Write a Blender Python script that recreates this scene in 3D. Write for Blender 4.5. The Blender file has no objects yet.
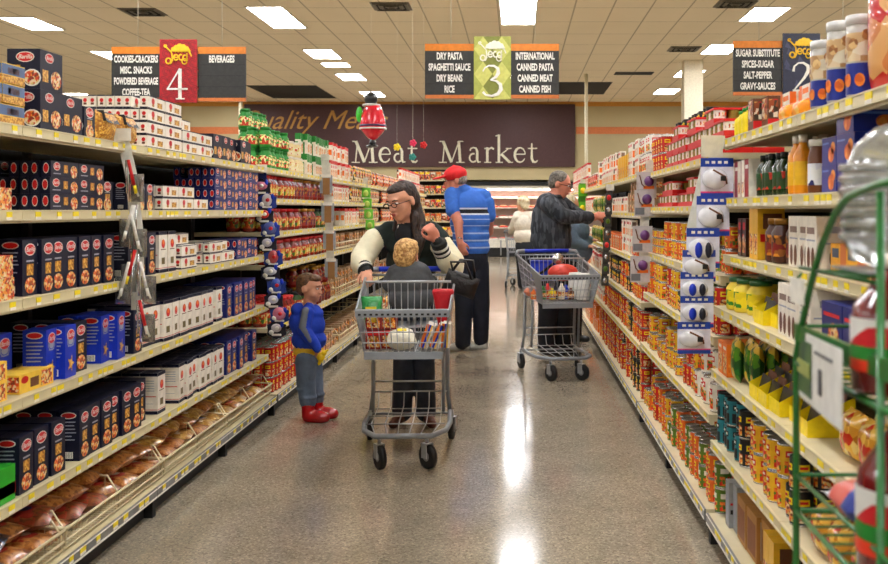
import bpy, bmesh, math, random
import numpy as np
from mathutils import Vector, Matrix, Euler
random.seed(7)
R = math.radians
# ---------------------------------------------------------------- camera, world, exposure
F, VX, VY, HC = 1030.0, 517.0, 210.0, 1.4
scene = bpy.context.scene
col = scene.collection
cam_d = bpy.data.cameras.new('camera')
cam_d.sensor_width = 36.0
cam_d.lens = F * 36.0 / 888.0
cam_d.shift_x = (444 - VX) / 888.0
cam_d.shift_y = (VY - 282) / 888.0
cam_d.clip_start = 0.05
cam_d.dof.use_dof = True
cam_d.dof.focus_distance = 6.4
cam_d.dof.aperture_fstop = 7.0
cam = bpy.data.objects.new('camera', cam_d)
cam.location = (0, 0, HC)
cam.rotation_euler = (R(90), 0, 0)
col.objects.link(cam)
scene.camera = cam
world = bpy.data.worlds.new('world')
world.use_nodes = True
world.node_tree.nodes['Background'].inputs[0].default_value = (1.0, 0.93, 0.8, 1)
world.node_tree.nodes['Background'].inputs[1].default_value = 0.3
scene.world = world
scene.view_settings.view_transform = 'Standard'
scene.view_settings.look = 'None'
scene.view_settings.gamma = 1.0
scene.view_settings.use_curve_mapping = False
scene.view_settings.exposure = 1.7
LAMP = 11.0
CEIL = 4.62

def P(px, py, Y):
    return Vector(((px - VX) / F * Y, Y, HC - (py - VY) / F * Y))

# ---------------------------------------------------------------- materials
_m = {}
def lin(c):
    return tuple(((x / 12.92) if x <= 0.04045 else ((x + 0.055) / 1.055) ** 2.4) for x in c)
def mat(name, rgb=(.5, .5, .5), rough=.5, metal=0.0, var=.06, scale=30, spec=.5, trans=0, emit=0, bump=0, bscale=40, alpha=1, coat=0, col2=None):
    """principled material with a faint procedural variation; rgb is sRGB"""
    if name in _m: return _m[name]
    m = bpy.data.materials.new(name); m.use_nodes = True
    nt = m.node_tree; b = nt.nodes['Principled BSDF']
    c = lin(rgb)
    b.inputs['Roughness'].default_value = rough
    b.inputs['Metallic'].default_value = metal
    b.inputs['Specular IOR Level'].default_value = spec
    b.inputs['Transmission Weight'].default_value = trans
    b.inputs['Alpha'].default_value = alpha
    b.inputs['Coat Weight'].default_value = coat
    if emit:
        b.inputs['Emission Color'].default_value = (*c, 1)
        b.inputs['Emission Strength'].default_value = emit
    tc = nt.nodes.new('ShaderNodeTexCoord')
    n = nt.nodes.new('ShaderNodeTexNoise'); n.inputs['Scale'].default_value = scale; n.inputs['Detail'].default_value = 3
    nt.links.new(tc.outputs['Object'], n.inputs['Vector'])
    r = nt.nodes.new('ShaderNodeValToRGB')
    c2 = lin(col2) if col2 else tuple(min(1, x * (1 + var) + .002) for x in c)
    c1 = c if col2 else tuple(x * (1 - var) for x in c)
    r.color_ramp.elements[0].color = (*c1, 1); r.color_ramp.elements[0].position = .4
    r.color_ramp.elements[1].color = (*c2, 1); r.color_ramp.elements[1].position = .6
    nt.links.new(n.outputs['Fac'], r.inputs['Fac'])
    nt.links.new(r.outputs['Color'], b.inputs['Base Color'])
    if bump:
        n2 = nt.nodes.new('ShaderNodeTexNoise'); n2.inputs['Scale'].default_value = bscale; n2.inputs['Detail'].default_value = 4
        nt.links.new(tc.outputs['Object'], n2.inputs['Vector'])
        bp = nt.nodes.new('ShaderNodeBump'); bp.inputs['Strength'].default_value = bump; bp.inputs['Distance'].default_value = .02
        nt.links.new(n2.outputs['Fac'], bp.inputs['Height'])
        nt.links.new(bp.outputs['Normal'], b.inputs['Normal'])
    _m[name] = m
    return m
def patch_mat(name, cols, scale=60, rough=.4, stretch=(1, 1, 1), coat=0):
    """busy printed packaging: constant-colour Voronoi cells picking from a palette"""
    if name in _m: return _m[name]
    m = bpy.data.materials.new(name); m.use_nodes = True
    nt = m.node_tree; b = nt.nodes['Principled BSDF']
    b.inputs['Roughness'].default_value = rough; b.inputs['Coat Weight'].default_value = coat
    tc = nt.nodes.new('ShaderNodeTexCoord')
    mp = nt.nodes.new('ShaderNodeMapping'); mp.inputs['Scale'].default_value = stretch
    v = nt.nodes.new('ShaderNodeTexVoronoi'); v.inputs['Scale'].default_value = scale
    nt.links.new(tc.outputs['Object'], mp.inputs['Vector']); nt.links.new(mp.outputs['Vector'], v.inputs['Vector'])
    s = nt.nodes.new('ShaderNodeSeparateColor'); nt.links.new(v.outputs['Color'], s.inputs[0])
    r = nt.nodes.new('ShaderNodeValToRGB'); r.color_ramp.interpolation = 'CONSTANT'
    e = r.color_ramp.elements
    while len(e) < len(cols): e.new(.5)
    for i, c in enumerate(cols):
        e[i].position = i / len(cols); e[i].color = (*lin(c), 1)
    nt.links.new(s.outputs[0], r.inputs['Fac']); nt.links.new(r.outputs['Color'], b.inputs['Base Color'])
    _m[name] = m
    return m
def stripe_mat(name, bands, period=None, axis=2, rough=.8, noise_bump=True):
    """bands: list of (position, colour) along object z (metres), constant"""
    m = bpy.data.materials.new(name); m.use_nodes = True
    nt = m.node_tree; b = nt.nodes['Principled BSDF']; b.inputs['Roughness'].default_value = rough
    tc = nt.nodes.new('ShaderNodeTexCoord'); sp = nt.nodes.new('ShaderNodeSeparateXYZ')
    nt.links.new(tc.outputs['Object'], sp.inputs[0])
    r = nt.nodes.new('ShaderNodeValToRGB'); r.color_ramp.interpolation = 'CONSTANT'
    div = nt.nodes.new('ShaderNodeMath'); div.operation = 'DIVIDE'; div.inputs[1].default_value = 2.0
    nt.links.new(sp.outputs[axis], div.inputs[0]); nt.links.new(div.outputs[0], r.inputs['Fac'])
    e = r.color_ramp.elements
    while len(e) < len(bands): e.new(.9)
    for i, (p, c) in enumerate(bands):
        e[i].position = p / 2.0; e[i].color = (*lin(c), 1)
    nt.links.new(r.outputs['Color'], b.inputs['Base Color'])
    n2 = nt.nodes.new('ShaderNodeTexNoise'); n2.inputs['Scale'].default_value = 9; n2.inputs['Detail'].default_value = 3
    nt.links.new(tc.outputs['Object'], n2.inputs['Vector'])
    bp = nt.nodes.new('ShaderNodeBump'); bp.inputs['Strength'].default_value = .6; bp.inputs['Distance'].default_value = .03
    nt.links.new(n2.outputs['Fac'], bp.inputs['Height']); nt.links.new(bp.outputs['Normal'], b.inputs['Normal'])
    _m[name] = m
    return m

# ---------------------------------------------------------------- mesh builder
class MB:
    def __init__(s): s.v = []; s.f = []; s.m = []; s.s = []; s.mats = []
    def mi(s, m):
        if m not in s.mats: s.mats.append(m)
        return s.mats.index(m)
    def add(s, vs, fs, m, smooth=False):
        o = len(s.v); s.v += [tuple(v) for v in vs]; k = s.mi(m)
        for f in fs:
            s.f.append(tuple(i + o for i in f)); s.m.append(k); s.s.append(smooth)
        return s
    def box(s, a, b, m):
        x0, y0, z0 = a; x1, y1, z1 = b
        return s.add([(x0, y0, z0), (x1, y0, z0), (x1, y1, z0), (x0, y1, z0), (x0, y0, z1), (x1, y0, z1), (x1, y1, z1), (x0, y1, z1)],
                     [(0, 3, 2, 1), (4, 5, 6, 7), (0, 1, 5, 4), (1, 2, 6, 5), (2, 3, 7, 6), (3, 0, 4, 7)], m)
    def cbox(s, c, d, m):
        return s.box([c[i] - d[i] / 2 for i in range(3)], [c[i] + d[i] / 2 for i in range(3)], m)
    def quad(s, pts, m): return s.add(pts, [tuple(range(len(pts)))], m)
    def tube(s, pts, r, m, n=6, caps=True, closed=False):
        pts = [Vector(p) for p in pts]; vs = []; N = len(pts)
        rr = r if isinstance(r, (list, tuple)) else [r] * N
        prev = None
        for i, p in enumerate(pts):
            if closed: d = pts[(i + 1) % N] - pts[i - 1]
            else: d = pts[min(i + 1, N - 1)] - pts[max(i - 1, 0)]
            d.normalize()
            if prev is None:
                up = Vector((0, 0, 1)) if abs(d.z) < .9 else Vector((1, 0, 0))
                a = d.cross(up).normalized()
            else:
                a = (prev - d * prev.dot(d)).normalized()
            prev = a; b = d.cross(a)
            for k in range(n):
                t = 2 * math.pi * k / n
                vs.append(p + (a * math.cos(t) + b * math.sin(t)) * rr[i])
        fs = []
        for i in range(N if closed else N - 1):
            j = (i + 1) % N
            for k in range(n):
                q = (k + 1) % n
                fs.append((i * n + k, i * n + q, j * n + q, j * n + k))
        if caps and not closed:
            fs.append(tuple(range(n))[::-1]); fs.append(tuple((N - 1) * n + k for k in range(n)))
        return s.add(vs, fs, m, n > 4)
    def lathe(s, prof, m, n=16, c=(0, 0, 0), sx=1, sy=1, caps=True, smooth=True):
        vs = []; fs = []
        for r, z in prof:
            for k in range(n):
                t = 2 * math.pi * k / n
                vs.append((c[0] + r * sx * math.cos(t), c[1] + r * sy * math.sin(t), c[2] + z))
        for i in range(len(prof) - 1):
            for k in range(n):
                q = (k + 1) % n
                fs.append((i * n + k, i * n + q, (i + 1) * n + q, (i + 1) * n + k))
        if caps:
            fs.append(tuple(range(n))[::-1]); fs.append(tuple((len(prof) - 1) * n + k for k in range(n)))
        return s.add(vs, fs, m, smooth)
    def disc(s, c, u, v, ru, rv, m, n=14):
        c = Vector(c); u = Vector(u); v = Vector(v)
        return s.add([c + u * ru * math.cos(2 * math.pi * k / n) + v * rv * math.sin(2 * math.pi * k / n) for k in range(n)], [tuple(range(n))], m)
    def ball(s, c, r, m, n=12, k=8, M=None):
        if not isinstance(r, (tuple, list)): r = (r, r, r)
        vs = []; fs = []
        for i in range(k + 1):
            a = math.pi * i / k
            for j in range(n):
                t = 2 * math.pi * j / n
                q = Vector((r[0] * math.sin(a) * math.cos(t), r[1] * math.sin(a) * math.sin(t), -r[2] * math.cos(a)))
                if M: q = M @ q
                vs.append(Vector(c) + q)
        for i in range(k):
            for j in range(n):
                q = (j + 1) % n
                fs.append((i * n + j, i * n + q, (i + 1) * n + q, (i + 1) * n + j))
        return s.add(vs, fs, m, True)
    def pillow(s, w, d, h, m, c=(0, 0, 0), nu=10, nv=8, rnd=0, axis='z'):
        """bag lying flat: w along x, d along y, thickness h"""
        vs = []; fs = []
        for side in (1, -1):
            o = len(vs)
            for i in range(nu + 1):
                for j in range(nv + 1):
                    u = i / nu * 2 - 1; v = j / nv * 2 - 1
                    t = (max(0, 1 - abs(u) ** 3) * max(0, 1 - abs(v) ** 3)) ** .5
                    k = t * h / 2 * (1 + rnd * random.uniform(-1, 1))
                    x = u * w / 2 * (1 - .05 * t * 0); y = v * d / 2
                    q = (x, y, side * k + h / 2)
                    if axis == 'y': q = (x, side * k, y + d / 2)
                    if axis == 'x': q = (side * k, x, y + d / 2)
                    vs.append((q[0] + c[0], q[1] + c[1], q[2] + c[2]))
            for i in range(nu):
                for j in range(nv):
                    a = o + i * (nv + 1) + j; f = (a, a + nv + 1, a + nv + 2, a + 1)
                    fs.append(f if side > 0 else f[::-1])
        return s.add(vs, fs, m, True)
    def merge(s, o, M):
        off = len(s.v); s.v += [tuple(M @ Vector(v)) for v in o.v]
        km = [s.mi(m) for m in o.mats]
        for f, m, sm in zip(o.f, o.m, o.s):
            s.f.append(tuple(i + off for i in f)); s.m.append(km[m]); s.s.append(sm)
        return s
    def mesh(s, name):
        me = bpy.data.meshes.new(name)
        me.from_pydata(s.v, [], s.f)
        for m in s.mats: me.materials.append(m)
        me.polygons.foreach_set('material_index', s.m)
        me.polygons.foreach_set('use_smooth', s.s)
        me.update()
        return me
    def build(s, name, parent=None, loc=None, rot=None):
        o = bpy.data.objects.new(name, s.mesh(name)); col.objects.link(o)
        if parent: o.parent = parent
        if loc is not None: o.location = loc
        if rot is not None: o.rotation_euler = rot
        return o
def tag(o, label, cat, group=None, kind=None):
    o['label'] = label; o['category'] = cat
    if group: o['group'] = group
    if kind: o['kind'] = kind
    return o
def empty(name, loc=(0, 0, 0), rz=0):
    o = bpy.data.objects.new(name, None); col.objects.link(o); o.location = loc; o.rotation_euler = (0, 0, rz)
    o.empty_display_size = .1
    return o
def struct(o): o['kind'] = 'structure'; return o
_txt = {}
def text_mb(txt, size, m, sx=1.0, bold=0.0, shear=0.0, res=2, extrude=0.0):
    """flat text in the XY plane centred on the origin, as an MB (x right, y up)"""
    key = (txt, sx, bold, shear, res)
    if key not in _txt:
        cu = bpy.data.curves.new('text', 'FONT'); cu.body = txt; cu.size = 1; cu.offset = bold; cu.shear = shear
        cu.resolution_u = res; cu.align_x = 'CENTER'; cu.align_y = 'CENTER'
        o = bpy.data.objects.new('text', cu); col.objects.link(o)
        dg = bpy.context.evaluated_depsgraph_get()
        me = bpy.data.meshes.new_from_object(o.evaluated_get(dg))
        _txt[key] = ([tuple(v.co) for v in me.vertices], [tuple(p.vertices) for p in me.polygons])
        bpy.data.objects.remove(o); bpy.data.curves.remove(cu); bpy.data.meshes.remove(me)
    vs, fs = _txt[key]
    b = MB(); b.add([(x * size * sx, y * size, 0) for x, y, z in vs], fs, m)
    return b
def ribbon(mb, pts, w, m, to3, thick):
    """brush stroke through 2-D points with a width per point, given depth; to3(u,v,k) maps to 3-D, k=0 front 1 back"""
    pts = [Vector((p[0], p[1])) for p in pts]; n = len(pts)
    ww = w if isinstance(w, (list, tuple)) else [w] * n
    L = []; Rr = []
    for i, p in enumerate(pts):
        d = (pts[min(i + 1, n - 1)] - pts[max(i - 1, 0)]).normalized(); q = Vector((-d.y, d.x)) * ww[i] / 2
        L.append(p + q); Rr.append(p - q)
    vs = [to3(q.x, q.y, 0) for q in L] + [to3(q.x, q.y, 0) for q in Rr] + [to3(q.x, q.y, 1) for q in L] + [to3(q.x, q.y, 1) for q in Rr]
    fs = []
    for i in range(n - 1):
        fs += [(i, i + 1, n + i + 1, n + i), (2 * n + i, 3 * n + i, 3 * n + i + 1, 2 * n + i + 1), (i, 2 * n + i, 2 * n + i + 1, i + 1), (n + i, n + i + 1, 3 * n + i + 1, 3 * n + i)]
    fs += [(0, n, 3 * n, 2 * n), (n - 1, 3 * n - 1, 4 * n - 1, 2 * n - 1)]
    mb.add(vs, fs, m)
def arc(cx, cy, rx, ry, a0, a1, n=12):
    return [(cx + rx * math.cos(R(a0 + (a1 - a0) * i / n)), cy - ry * math.sin(R(a0 + (a1 - a0) * i / n))) for i in range(n + 1)]
ORD = ['zeroth', 'first', 'second', 'third', 'fourth', 'fifth', 'sixth', 'seventh', 'eighth', 'ninth', 'tenth', 'eleventh', 'twelfth', 'thirteenth', 'fourteenth', 'fifteenth', 'sixteenth', 'seventeenth', 'eighteenth', 'nineteenth']
TENS = {2: 'twenty', 3: 'thirty', 4: 'forty', 5: 'fifty', 6: 'sixty', 7: 'seventy', 8: 'eighty', 9: 'ninety'}
def ordinal(n):
    if n < 20: return ORD[n]
    if n < 100: return TENS[n // 10][:-1] + 'ieth' if n % 10 == 0 else TENS[n // 10] + '-' + ORD[n % 10]
    return 'hundred-and-' + ordinal(n - 100) if n > 100 else 'hundredth'

# ---------------------------------------------------------------- common colours
CREAM = mat('shelf_cream', (.82, .77, .62), .45, var=.04, scale=8)
RAILM = mat('price_rail_plastic', (.85, .80, .64), .35, var=.04, scale=10)
STEEL = mat('rail_steel', (.62, .62, .62), .3, .8, var=.08, scale=6)
DARK = mat('gondola_back_dark', (.06, .055, .05), .9, spec=.2)
KICK = mat('kick_plate_black', (.05, .05, .05), .6)
YEL = mat('tag_yellow', (.97, .87, .05), .5)
WHT = mat('print_white', (.93, .92, .88), .5)
BLK = mat('print_black', (.05, .05, .055), .5)
RED = mat('print_red', (.82, .08, .08), .45)
NAVY = mat('carton_navy', (.035, .05, .16), .5, spec=.35)
BLUE = mat('carton_blue', (.03, .19, .72), .45, spec=.4)
DBLUE = mat('carton_royal_navy', (.07, .12, .42), .45, spec=.4)
OFFW = mat('carton_white', (.93, .90, .84), .45)
PASTA = patch_mat('pasta_print', [(.85, .62, .2), (.75, .5, .14), (.93, .75, .35), (.65, .4, .1)], 140)
FOOD = patch_mat('food_print', [(.85, .3, .12), (.95, .6, .2), (.9, .8, .5), (.55, .2, .08), (.95, .85, .7)], 110)
BROWN = mat('print_brown', (.42, .24, .12), .6)
ORG = mat('print_orange', (.93, .45, .08), .45)
YB = mat('carton_yellow', (.95, .78, .25), .45)
GRN = mat('print_green', (.1, .5, .16), .45)
SILV = mat('tin_silver', (.75, .75, .75), .25, .9)
# ---------------------------------------------------------------- room shell
def tiles_mat():
    m = bpy.data.materials.new('ceiling_tiles'); m.use_nodes = True; nt = m.node_tree; b = nt.nodes['Principled BSDF']; b.inputs['Roughness'].default_value = .9
    tc = nt.nodes.new('ShaderNodeTexCoord'); sp = nt.nodes.new('ShaderNodeSeparateXYZ'); nt.links.new(tc.outputs['Object'], sp.inputs[0])
    def line(ch, per, off, wid):
        a = nt.nodes.new('ShaderNodeMath'); a.operation = 'ADD'; a.inputs[1].default_value = off; nt.links.new(sp.outputs[ch], a.inputs[0])
        p = nt.nodes.new('ShaderNodeMath'); p.operation = 'PINGPONG'; p.inputs[1].default_value = per / 2; nt.links.new(a.outputs[0], p.inputs[0])
        l = nt.nodes.new('ShaderNodeMath'); l.operation = 'LESS_THAN'; l.inputs[1].default_value = wid; nt.links.new(p.outputs[0], l.inputs[0])
        return l
    l1 = line(0, .61, .305, .013); l2 = line(1, 1.22, GOFF, .013)
    mx = nt.nodes.new('ShaderNodeMath'); mx.operation = 'MAXIMUM'; nt.links.new(l1.outputs[0], mx.inputs[0]); nt.links.new(l2.outputs[0], mx.inputs[1])
    n = nt.nodes.new('ShaderNodeTexNoise'); n.inputs['Scale'].default_value = .9; n.inputs['Detail'].default_value = 6; nt.links.new(tc.outputs['Object'], n.inputs['Vector'])
    r = nt.nodes.new('ShaderNodeValToRGB'); r.color_ramp.elements[0].color = (*lin((.90, .84, .72)), 1); r.color_ramp.elements[1].color = (*lin((.94, .88, .77)), 1)
    nt.links.new(n.outputs['Fac'], r.inputs['Fac'])
    mix = nt.nodes.new('ShaderNodeMixRGB'); mix.inputs[2].default_value = (*lin((.72, .66, .55)), 1)
    nt.links.new(mx.outputs[0], mix.inputs[0]); nt.links.new(r.outputs['Color'], mix.inputs[1]); nt.links.new(mix.outputs[0], b.inputs['Base Color'])
    bp = nt.nodes.new('ShaderNodeBump'); bp.inputs['Strength'].default_value = .4; bp.inputs['Distance'].default_value = .01; bp.invert = True
    nt.links.new(mx.outputs[0], bp.inputs['Height']); nt.links.new(bp.outputs['Normal'], b.inputs['Normal'])
    return m
def floor_mat():
    m = bpy.data.materials.new('floor_terrazzo'); m.use_nodes = True; nt = m.node_tree; b = nt.nodes['Principled BSDF']
    tc = nt.nodes.new('ShaderNodeTexCoord')
    v = nt.nodes.new('ShaderNodeTexVoronoi'); v.inputs['Scale'].default_value = 130; nt.links.new(tc.outputs['Object'], v.inputs['Vector'])
    s = nt.nodes.new('ShaderNodeSeparateColor'); nt.links.new(v.outputs['Color'], s.inputs[0])
    r = nt.nodes.new('ShaderNodeValToRGB'); r.color_ramp.interpolation = 'LINEAR'
    e = r.color_ramp.elements; e[0].color = (*lin((.48, .455, .41)), 1); e[1].color = (*lin((.76, .72, .65)), 1)
    x = e.new(.22); x.color = (*lin((.60, .57, .515)), 1); x = e.new(.8); x.color = (*lin((.645, .615, .555)), 1)
    nt.links.new(s.outputs[0], r.inputs['Fac'])
    n = nt.nodes.new('ShaderNodeTexNoise'); n.inputs['Scale'].default_value = 2.2; n.inputs['Detail'].default_value = 5; nt.links.new(tc.outputs['Object'], n.inputs['Vector'])
    r2 = nt.nodes.new('ShaderNodeValToRGB'); r2.color_ramp.elements[0].color = (.80, .755, .69, 1); r2.color_ramp.elements[1].color = (1.05, 1.0, .92, 1)
    r2.color_ramp.elements[0].position = .3; r2.color_ramp.elements[1].position = .7
    nt.links.new(n.outputs['Fac'], r2.inputs['Fac'])
    mix = nt.nodes.new('ShaderNodeMixRGB'); mix.blend_type = 'MULTIPLY'; mix.inputs[0].default_value = 1
    nt.links.new(r.outputs['Color'], mix.inputs[1]); nt.links.new(r2.outputs['Color'], mix.inputs[2]); nt.links.new(mix.outputs[0], b.inputs['Base Color'])
    mr = nt.nodes.new('ShaderNodeMapRange'); mr.inputs['To Min'].default_value = .07; mr.inputs['To Max'].default_value = .17
    nt.links.new(n.outputs['Fac'], mr.inputs['Value']); nt.links.new(mr.outputs[0], b.inputs['Roughness'])
    b.inputs['Specular IOR Level'].default_value = .42
    bp = nt.nodes.new('ShaderNodeBump'); bp.inputs['Strength'].default_value = .10; bp.inputs['Distance'].default_value = .0015
    n3 = nt.nodes.new('ShaderNodeTexNoise'); n3.inputs['Scale'].default_value = 7; nt.links.new(tc.outputs['Object'], n3.inputs['Vector'])
    nt.links.new(n3.outputs['Fac'], bp.inputs['Height']); nt.links.new(bp.outputs['Normal'], b.inputs['Normal'])
    return m
GOFF = 1.22 - (16.4 % 1.22)
XW, YB0, YB1 = 17.0, -11.0, 32.2
MB().box((-XW, YB0, -.1), (XW, YB1, 0), floor_mat()).build('floor')['kind'] = 'structure'
MB().box((-XW, YB0, CEIL), (XW, YB1, CEIL + .1), tiles_mat()).build('ceiling')['kind'] = 'structure'
WALL = mat('wall_tan', (.72, .66, .50), .8, var=.03, scale=1)
def wall(n, a, b): MB().box(a, b, WALL).build(n)['kind'] = 'structure'
wall('wall_back', (-XW, YB1, 0), (XW, YB1 + .1, CEIL)); wall('wall_left', (-XW - .1, YB0, 0), (-XW, YB1, CEIL))
wall('wall_right', (XW, YB0, 0), (XW + .1, YB1, CEIL)); wall('wall_front', (-XW, YB0 - .1, 0), (XW, YB0, CEIL))
# soffit over the meat counter, whose face carries the big sign
YS = 30.7
MB().box((-XW, YS, 2.3), (XW, YB1, CEIL), WALL).build('wall_soffit')['kind'] = 'structure'
ORT = mat('trim_ochre', (.80, .56, .22), .6); ORR = mat('trim_terracotta', (.80, .45, .24), .6)
MB().box((-XW, YS - .03, CEIL - .13), (XW, YS - .001, CEIL - .001), ORT).build('trim_1')['kind'] = 'structure'
zz = P(0, 127, YS).z, P(0, 134, YS).z
MB().box((P(576, 0, YS).x, YS - .02, zz[1]), (XW, YS - .001, zz[0]), ORR).build('trim_2')['kind'] = 'structure'
MB().box((-XW, YS - .02, zz[1]), (P(244, 0, YS).x, YS - .001, zz[0]), ORR).build('trim_3')['kind'] = 'structure'
# --- market sign
MAROON = mat('sign_maroon', (.27, .15, .15), .6); GOLD = mat('letter_gold', (.72, .52, .22), .5); IVORY = mat('letter_ivory', (.86, .84, .74), .5)
sg = empty('market_sign', (0, YS, 0)); tag(sg, 'long maroon wall sign reading Meat Market on the back wall', 'sign')
a, b = P(245, 104.5, YS), P(575, 167, YS)
MB().box((a.x, -.09, b.z), (b.x, -.031, a.z), MAROON).build('sign_panel', sg)
# glyphs drawn in units of the lettering grid (one unit = .3604 px)
def t3(u0):
    def f(u, v, k):
        q = P(300 + (u0 + u) * .3604, 60 + v * .3604, YS); return (q.x, -.092 - (.05 if k == 0 else 0), q.z)
    return f
def G(u0, strokes):
    b = MB()
    for pts, w in strokes: ribbon(b, pts, [x * .85 for x in w] if isinstance(w, list) else w * .85, IVORY, t3(u0), 0)
    b.build('letter', sg)
def gM(): return [([(13, 283), (18, 228)], 3.2), ([(14, 226), (37, 284)], 9), ([(37, 284), (57, 228)], 3.2), ([(57, 226), (61, 284)], 8.5), ([(2, 284.5), (24, 284.5)], 3), ([(50, 284.5), (73, 284.5)], 3), ([(4, 226.5), (18, 226.5)], 3), ([(55, 226.5), (69, 226.5)], 3)]
def ge(): return [([(4, 262), (31, 262)], 3), (arc(17.5, 264, 14.5, 20, 5, 330, 18), [3, 3, 3.5, 4, 4, 5, 6.5, 7.5, 8, 8, 8, 7.5, 7, 6, 5, 4.5, 4, 3, 2.5])]
def ga(): return [([(5, 252), (8, 246), (15, 243.5), (22, 246), (25, 254), (25, 276), (28, 284), (35, 283)], [4, 4, 4, 6, 8, 8, 6, 3]), (arc(14, 272, 10, 11.5, 70, 320, 12), 5)]
def gt(): return [([(12, 232), (12, 274), (16, 283), (23, 284), (28, 279)], [4, 8, 8, 5, 3]), ([(1, 246), (27, 246)], 3.5)]
def gr(): return [([(9, 243), (9, 285)], 8), ([(0, 284.5), (20, 284.5)], 3), ([(1, 247), (10, 244)], 3), ([(9, 256), (14, 247), (21, 244), (27, 248)], [3, 5, 6, 6])]
def gk(): return [([(9, 208), (9, 285)], 8), ([(0, 284.5), (20, 284.5)], 3), ([(0, 212), (9, 208)], 3), ([(11, 266), (36, 246)], 3.2), ([(16, 262), (40, 285)], 8), ([(28, 246), (44, 246)], 3), ([(34, 284.5), (48, 284.5)], 3)]
for u, g in ((143, gM), (220, ge), (259, ga), (299, gt), (384, gM), (467, ga), (511, gr), (543, gk), (593, ge), (631, gt)): G(u, g())
tb = text_mb('Quality Meats', 22 * .0298 * 1.22, GOLD, sx=.98, bold=.0, shear=.45, res=3)
q = P(311, 121, YS); b2 = MB(); b2.merge(tb, Matrix.Translation((q.x, -.1, q.z)) @ Matrix.Rotation(R(90), 4, 'X')); b2.build('script_lettering', sg)
# ---------------------------------------------------------------- ceiling lights and vents
DIFF = mat('lamp_diffuser', (.98, .985, 1.0), .6, emit=LAMP, var=0); FR = mat('lamp_frame', (.85, .82, .75), .5)
lf = MB(); w2, l2, t = .305, .61, .025
lf.box((-w2, -l2, -.02), (-w2 + t, l2, -.001), FR); lf.box((w2 - t, -l2, -.02), (w2, l2, -.001), FR); lf.box((-w2 + t, -l2, -.02), (w2 - t, -l2 + t, -.001), FR); lf.box((-w2 + t, l2 - t, -.02), (w2 - t, l2, -.001), FR)
frm = lf.mesh('frame'); dfm = MB().box((-w2 + t, -l2 + t, -.012), (w2 - t, l2 - t, -.002), DIFF).mesh('diffuser')
spots = []
for x, oy in ((-12.2, .9), (-8.35, .75), (-4.0, .55), (.02, .2), (4.05, -.1), (8.3, -.3), (12.2, -.5)):
    for k in range(-6, 4):
        if not (k == 1 and x == .02): spots.append((x, 17.0 + oy + 3.66 * k, 1))
spots += [(-4.0, 16.58, .52), (.02, 15.95, 1), (-4.0, 22.75, .5)]
spots.sort(key=lambda s: (s[0], s[1])); cnt = {}
CN = {-12.2: 'far left', -8.35: 'second left', -4.0: 'left', .02: 'aisle', 4.05: 'right', 8.3: 'second right', 12.2: 'far right'}
for x, y, sy in spots:
    cnt[x] = cnt.get(x, 0) + 1
    e = empty('ceiling_light', (x, y, CEIL)); e.scale = (1, sy, 1); tag(e, f'white rectangular ceiling light, {ordinal(cnt[x])} back in the {CN[x]} row', 'light', 'recessed ceiling lights')
    for n, me in (('frame', frm), ('diffuser', dfm)):
        o = bpy.data.objects.new(n, me); col.objects.link(o); o.parent = e
VM = mat('vent_grey', (.42, .39, .33), .5); VD = mat('vent_dark', (.06, .055, .05), .8)
def vent(px0, py0, px1, py1, lab):
    Y0, Y1 = 3317 / (210 - py0), 3317 / (210 - py1); Y0, Y1 = min(Y0, Y1), max(Y0, Y1)
    x = ((px0 + px1) / 2 - VX) / F * (Y0 + Y1) / 2; w = .61
    e = empty('ceiling_vent', (x, (Y0 + Y1) / 2, CEIL)); tag(e, lab, 'vent')
    MB().box((-w / 2, -w / 2, -.012), (w / 2, w / 2, -.001), VM).build('backing', e)
    for i in range(5):
        s = .26 - i * .05; b = MB()
        for sg_ in (-1, 1):
            b.box((-s, sg_ * s - .008, -.03), (s, sg_ * s + .008, -.0125), VD if i % 2 else VM); b.box((sg_ * s - .008, -s, -.03), (sg_ * s + .008, s, -.0125), VD if i % 2 else VM)
        b.build('slat', e)
vent(118, 8, 168, 15, 'grey square air vent above the left hanging sign'); vent(370, 2, 413, 10, 'grey square air vent left of the middle ceiling light')
vent(720, 0, 752, 6, 'grey square air vent beside the right row of lights'); vent(668, 46, 700, 51, 'grey air vent near the square column')
def hole(x0, x1, y0, y1, lab):
    o = MB().box((x0, y0, CEIL - .01), (x1, y1, CEIL - .001), VD).build('ceiling_opening'); tag(o, lab, 'vent')
hole(-7.0, -5.2, 26.6, 29.6, 'dark open ceiling grid above the left end of the wall sign'); hole(.9, 2.4, 25.9, 28.6, 'dark open ceiling grid right of the middle hanging sign')
hole(2.3, 3.2, 24.0, 24.5, 'small dark ceiling slot left of the square column')
# column and poles
o = MB().box((-.2, -.2, 0), (.2, .2, CEIL), mat('column_white', (.88, .84, .74), .7)).build('square_column', None, (3.79, 22.3, 0)); tag(o, 'square cream column rising behind the right shelves', 'column'); 
PM = mat('pole_cream', (.84, .80, .68), .6)
for x, y, r, l in ((1.64, 24.4, .04, 'thin cream pole from ceiling right of the wall sign'), (-8.02, 29.9, .06, 'thin cream pole at the left end of the wall sign')):
    o = MB().tube([(0, 0, 0), (0, 0, CEIL)], r, PM, 10).build('pole', None, (x, y, 0)); tag(o, l, 'pole')

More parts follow.
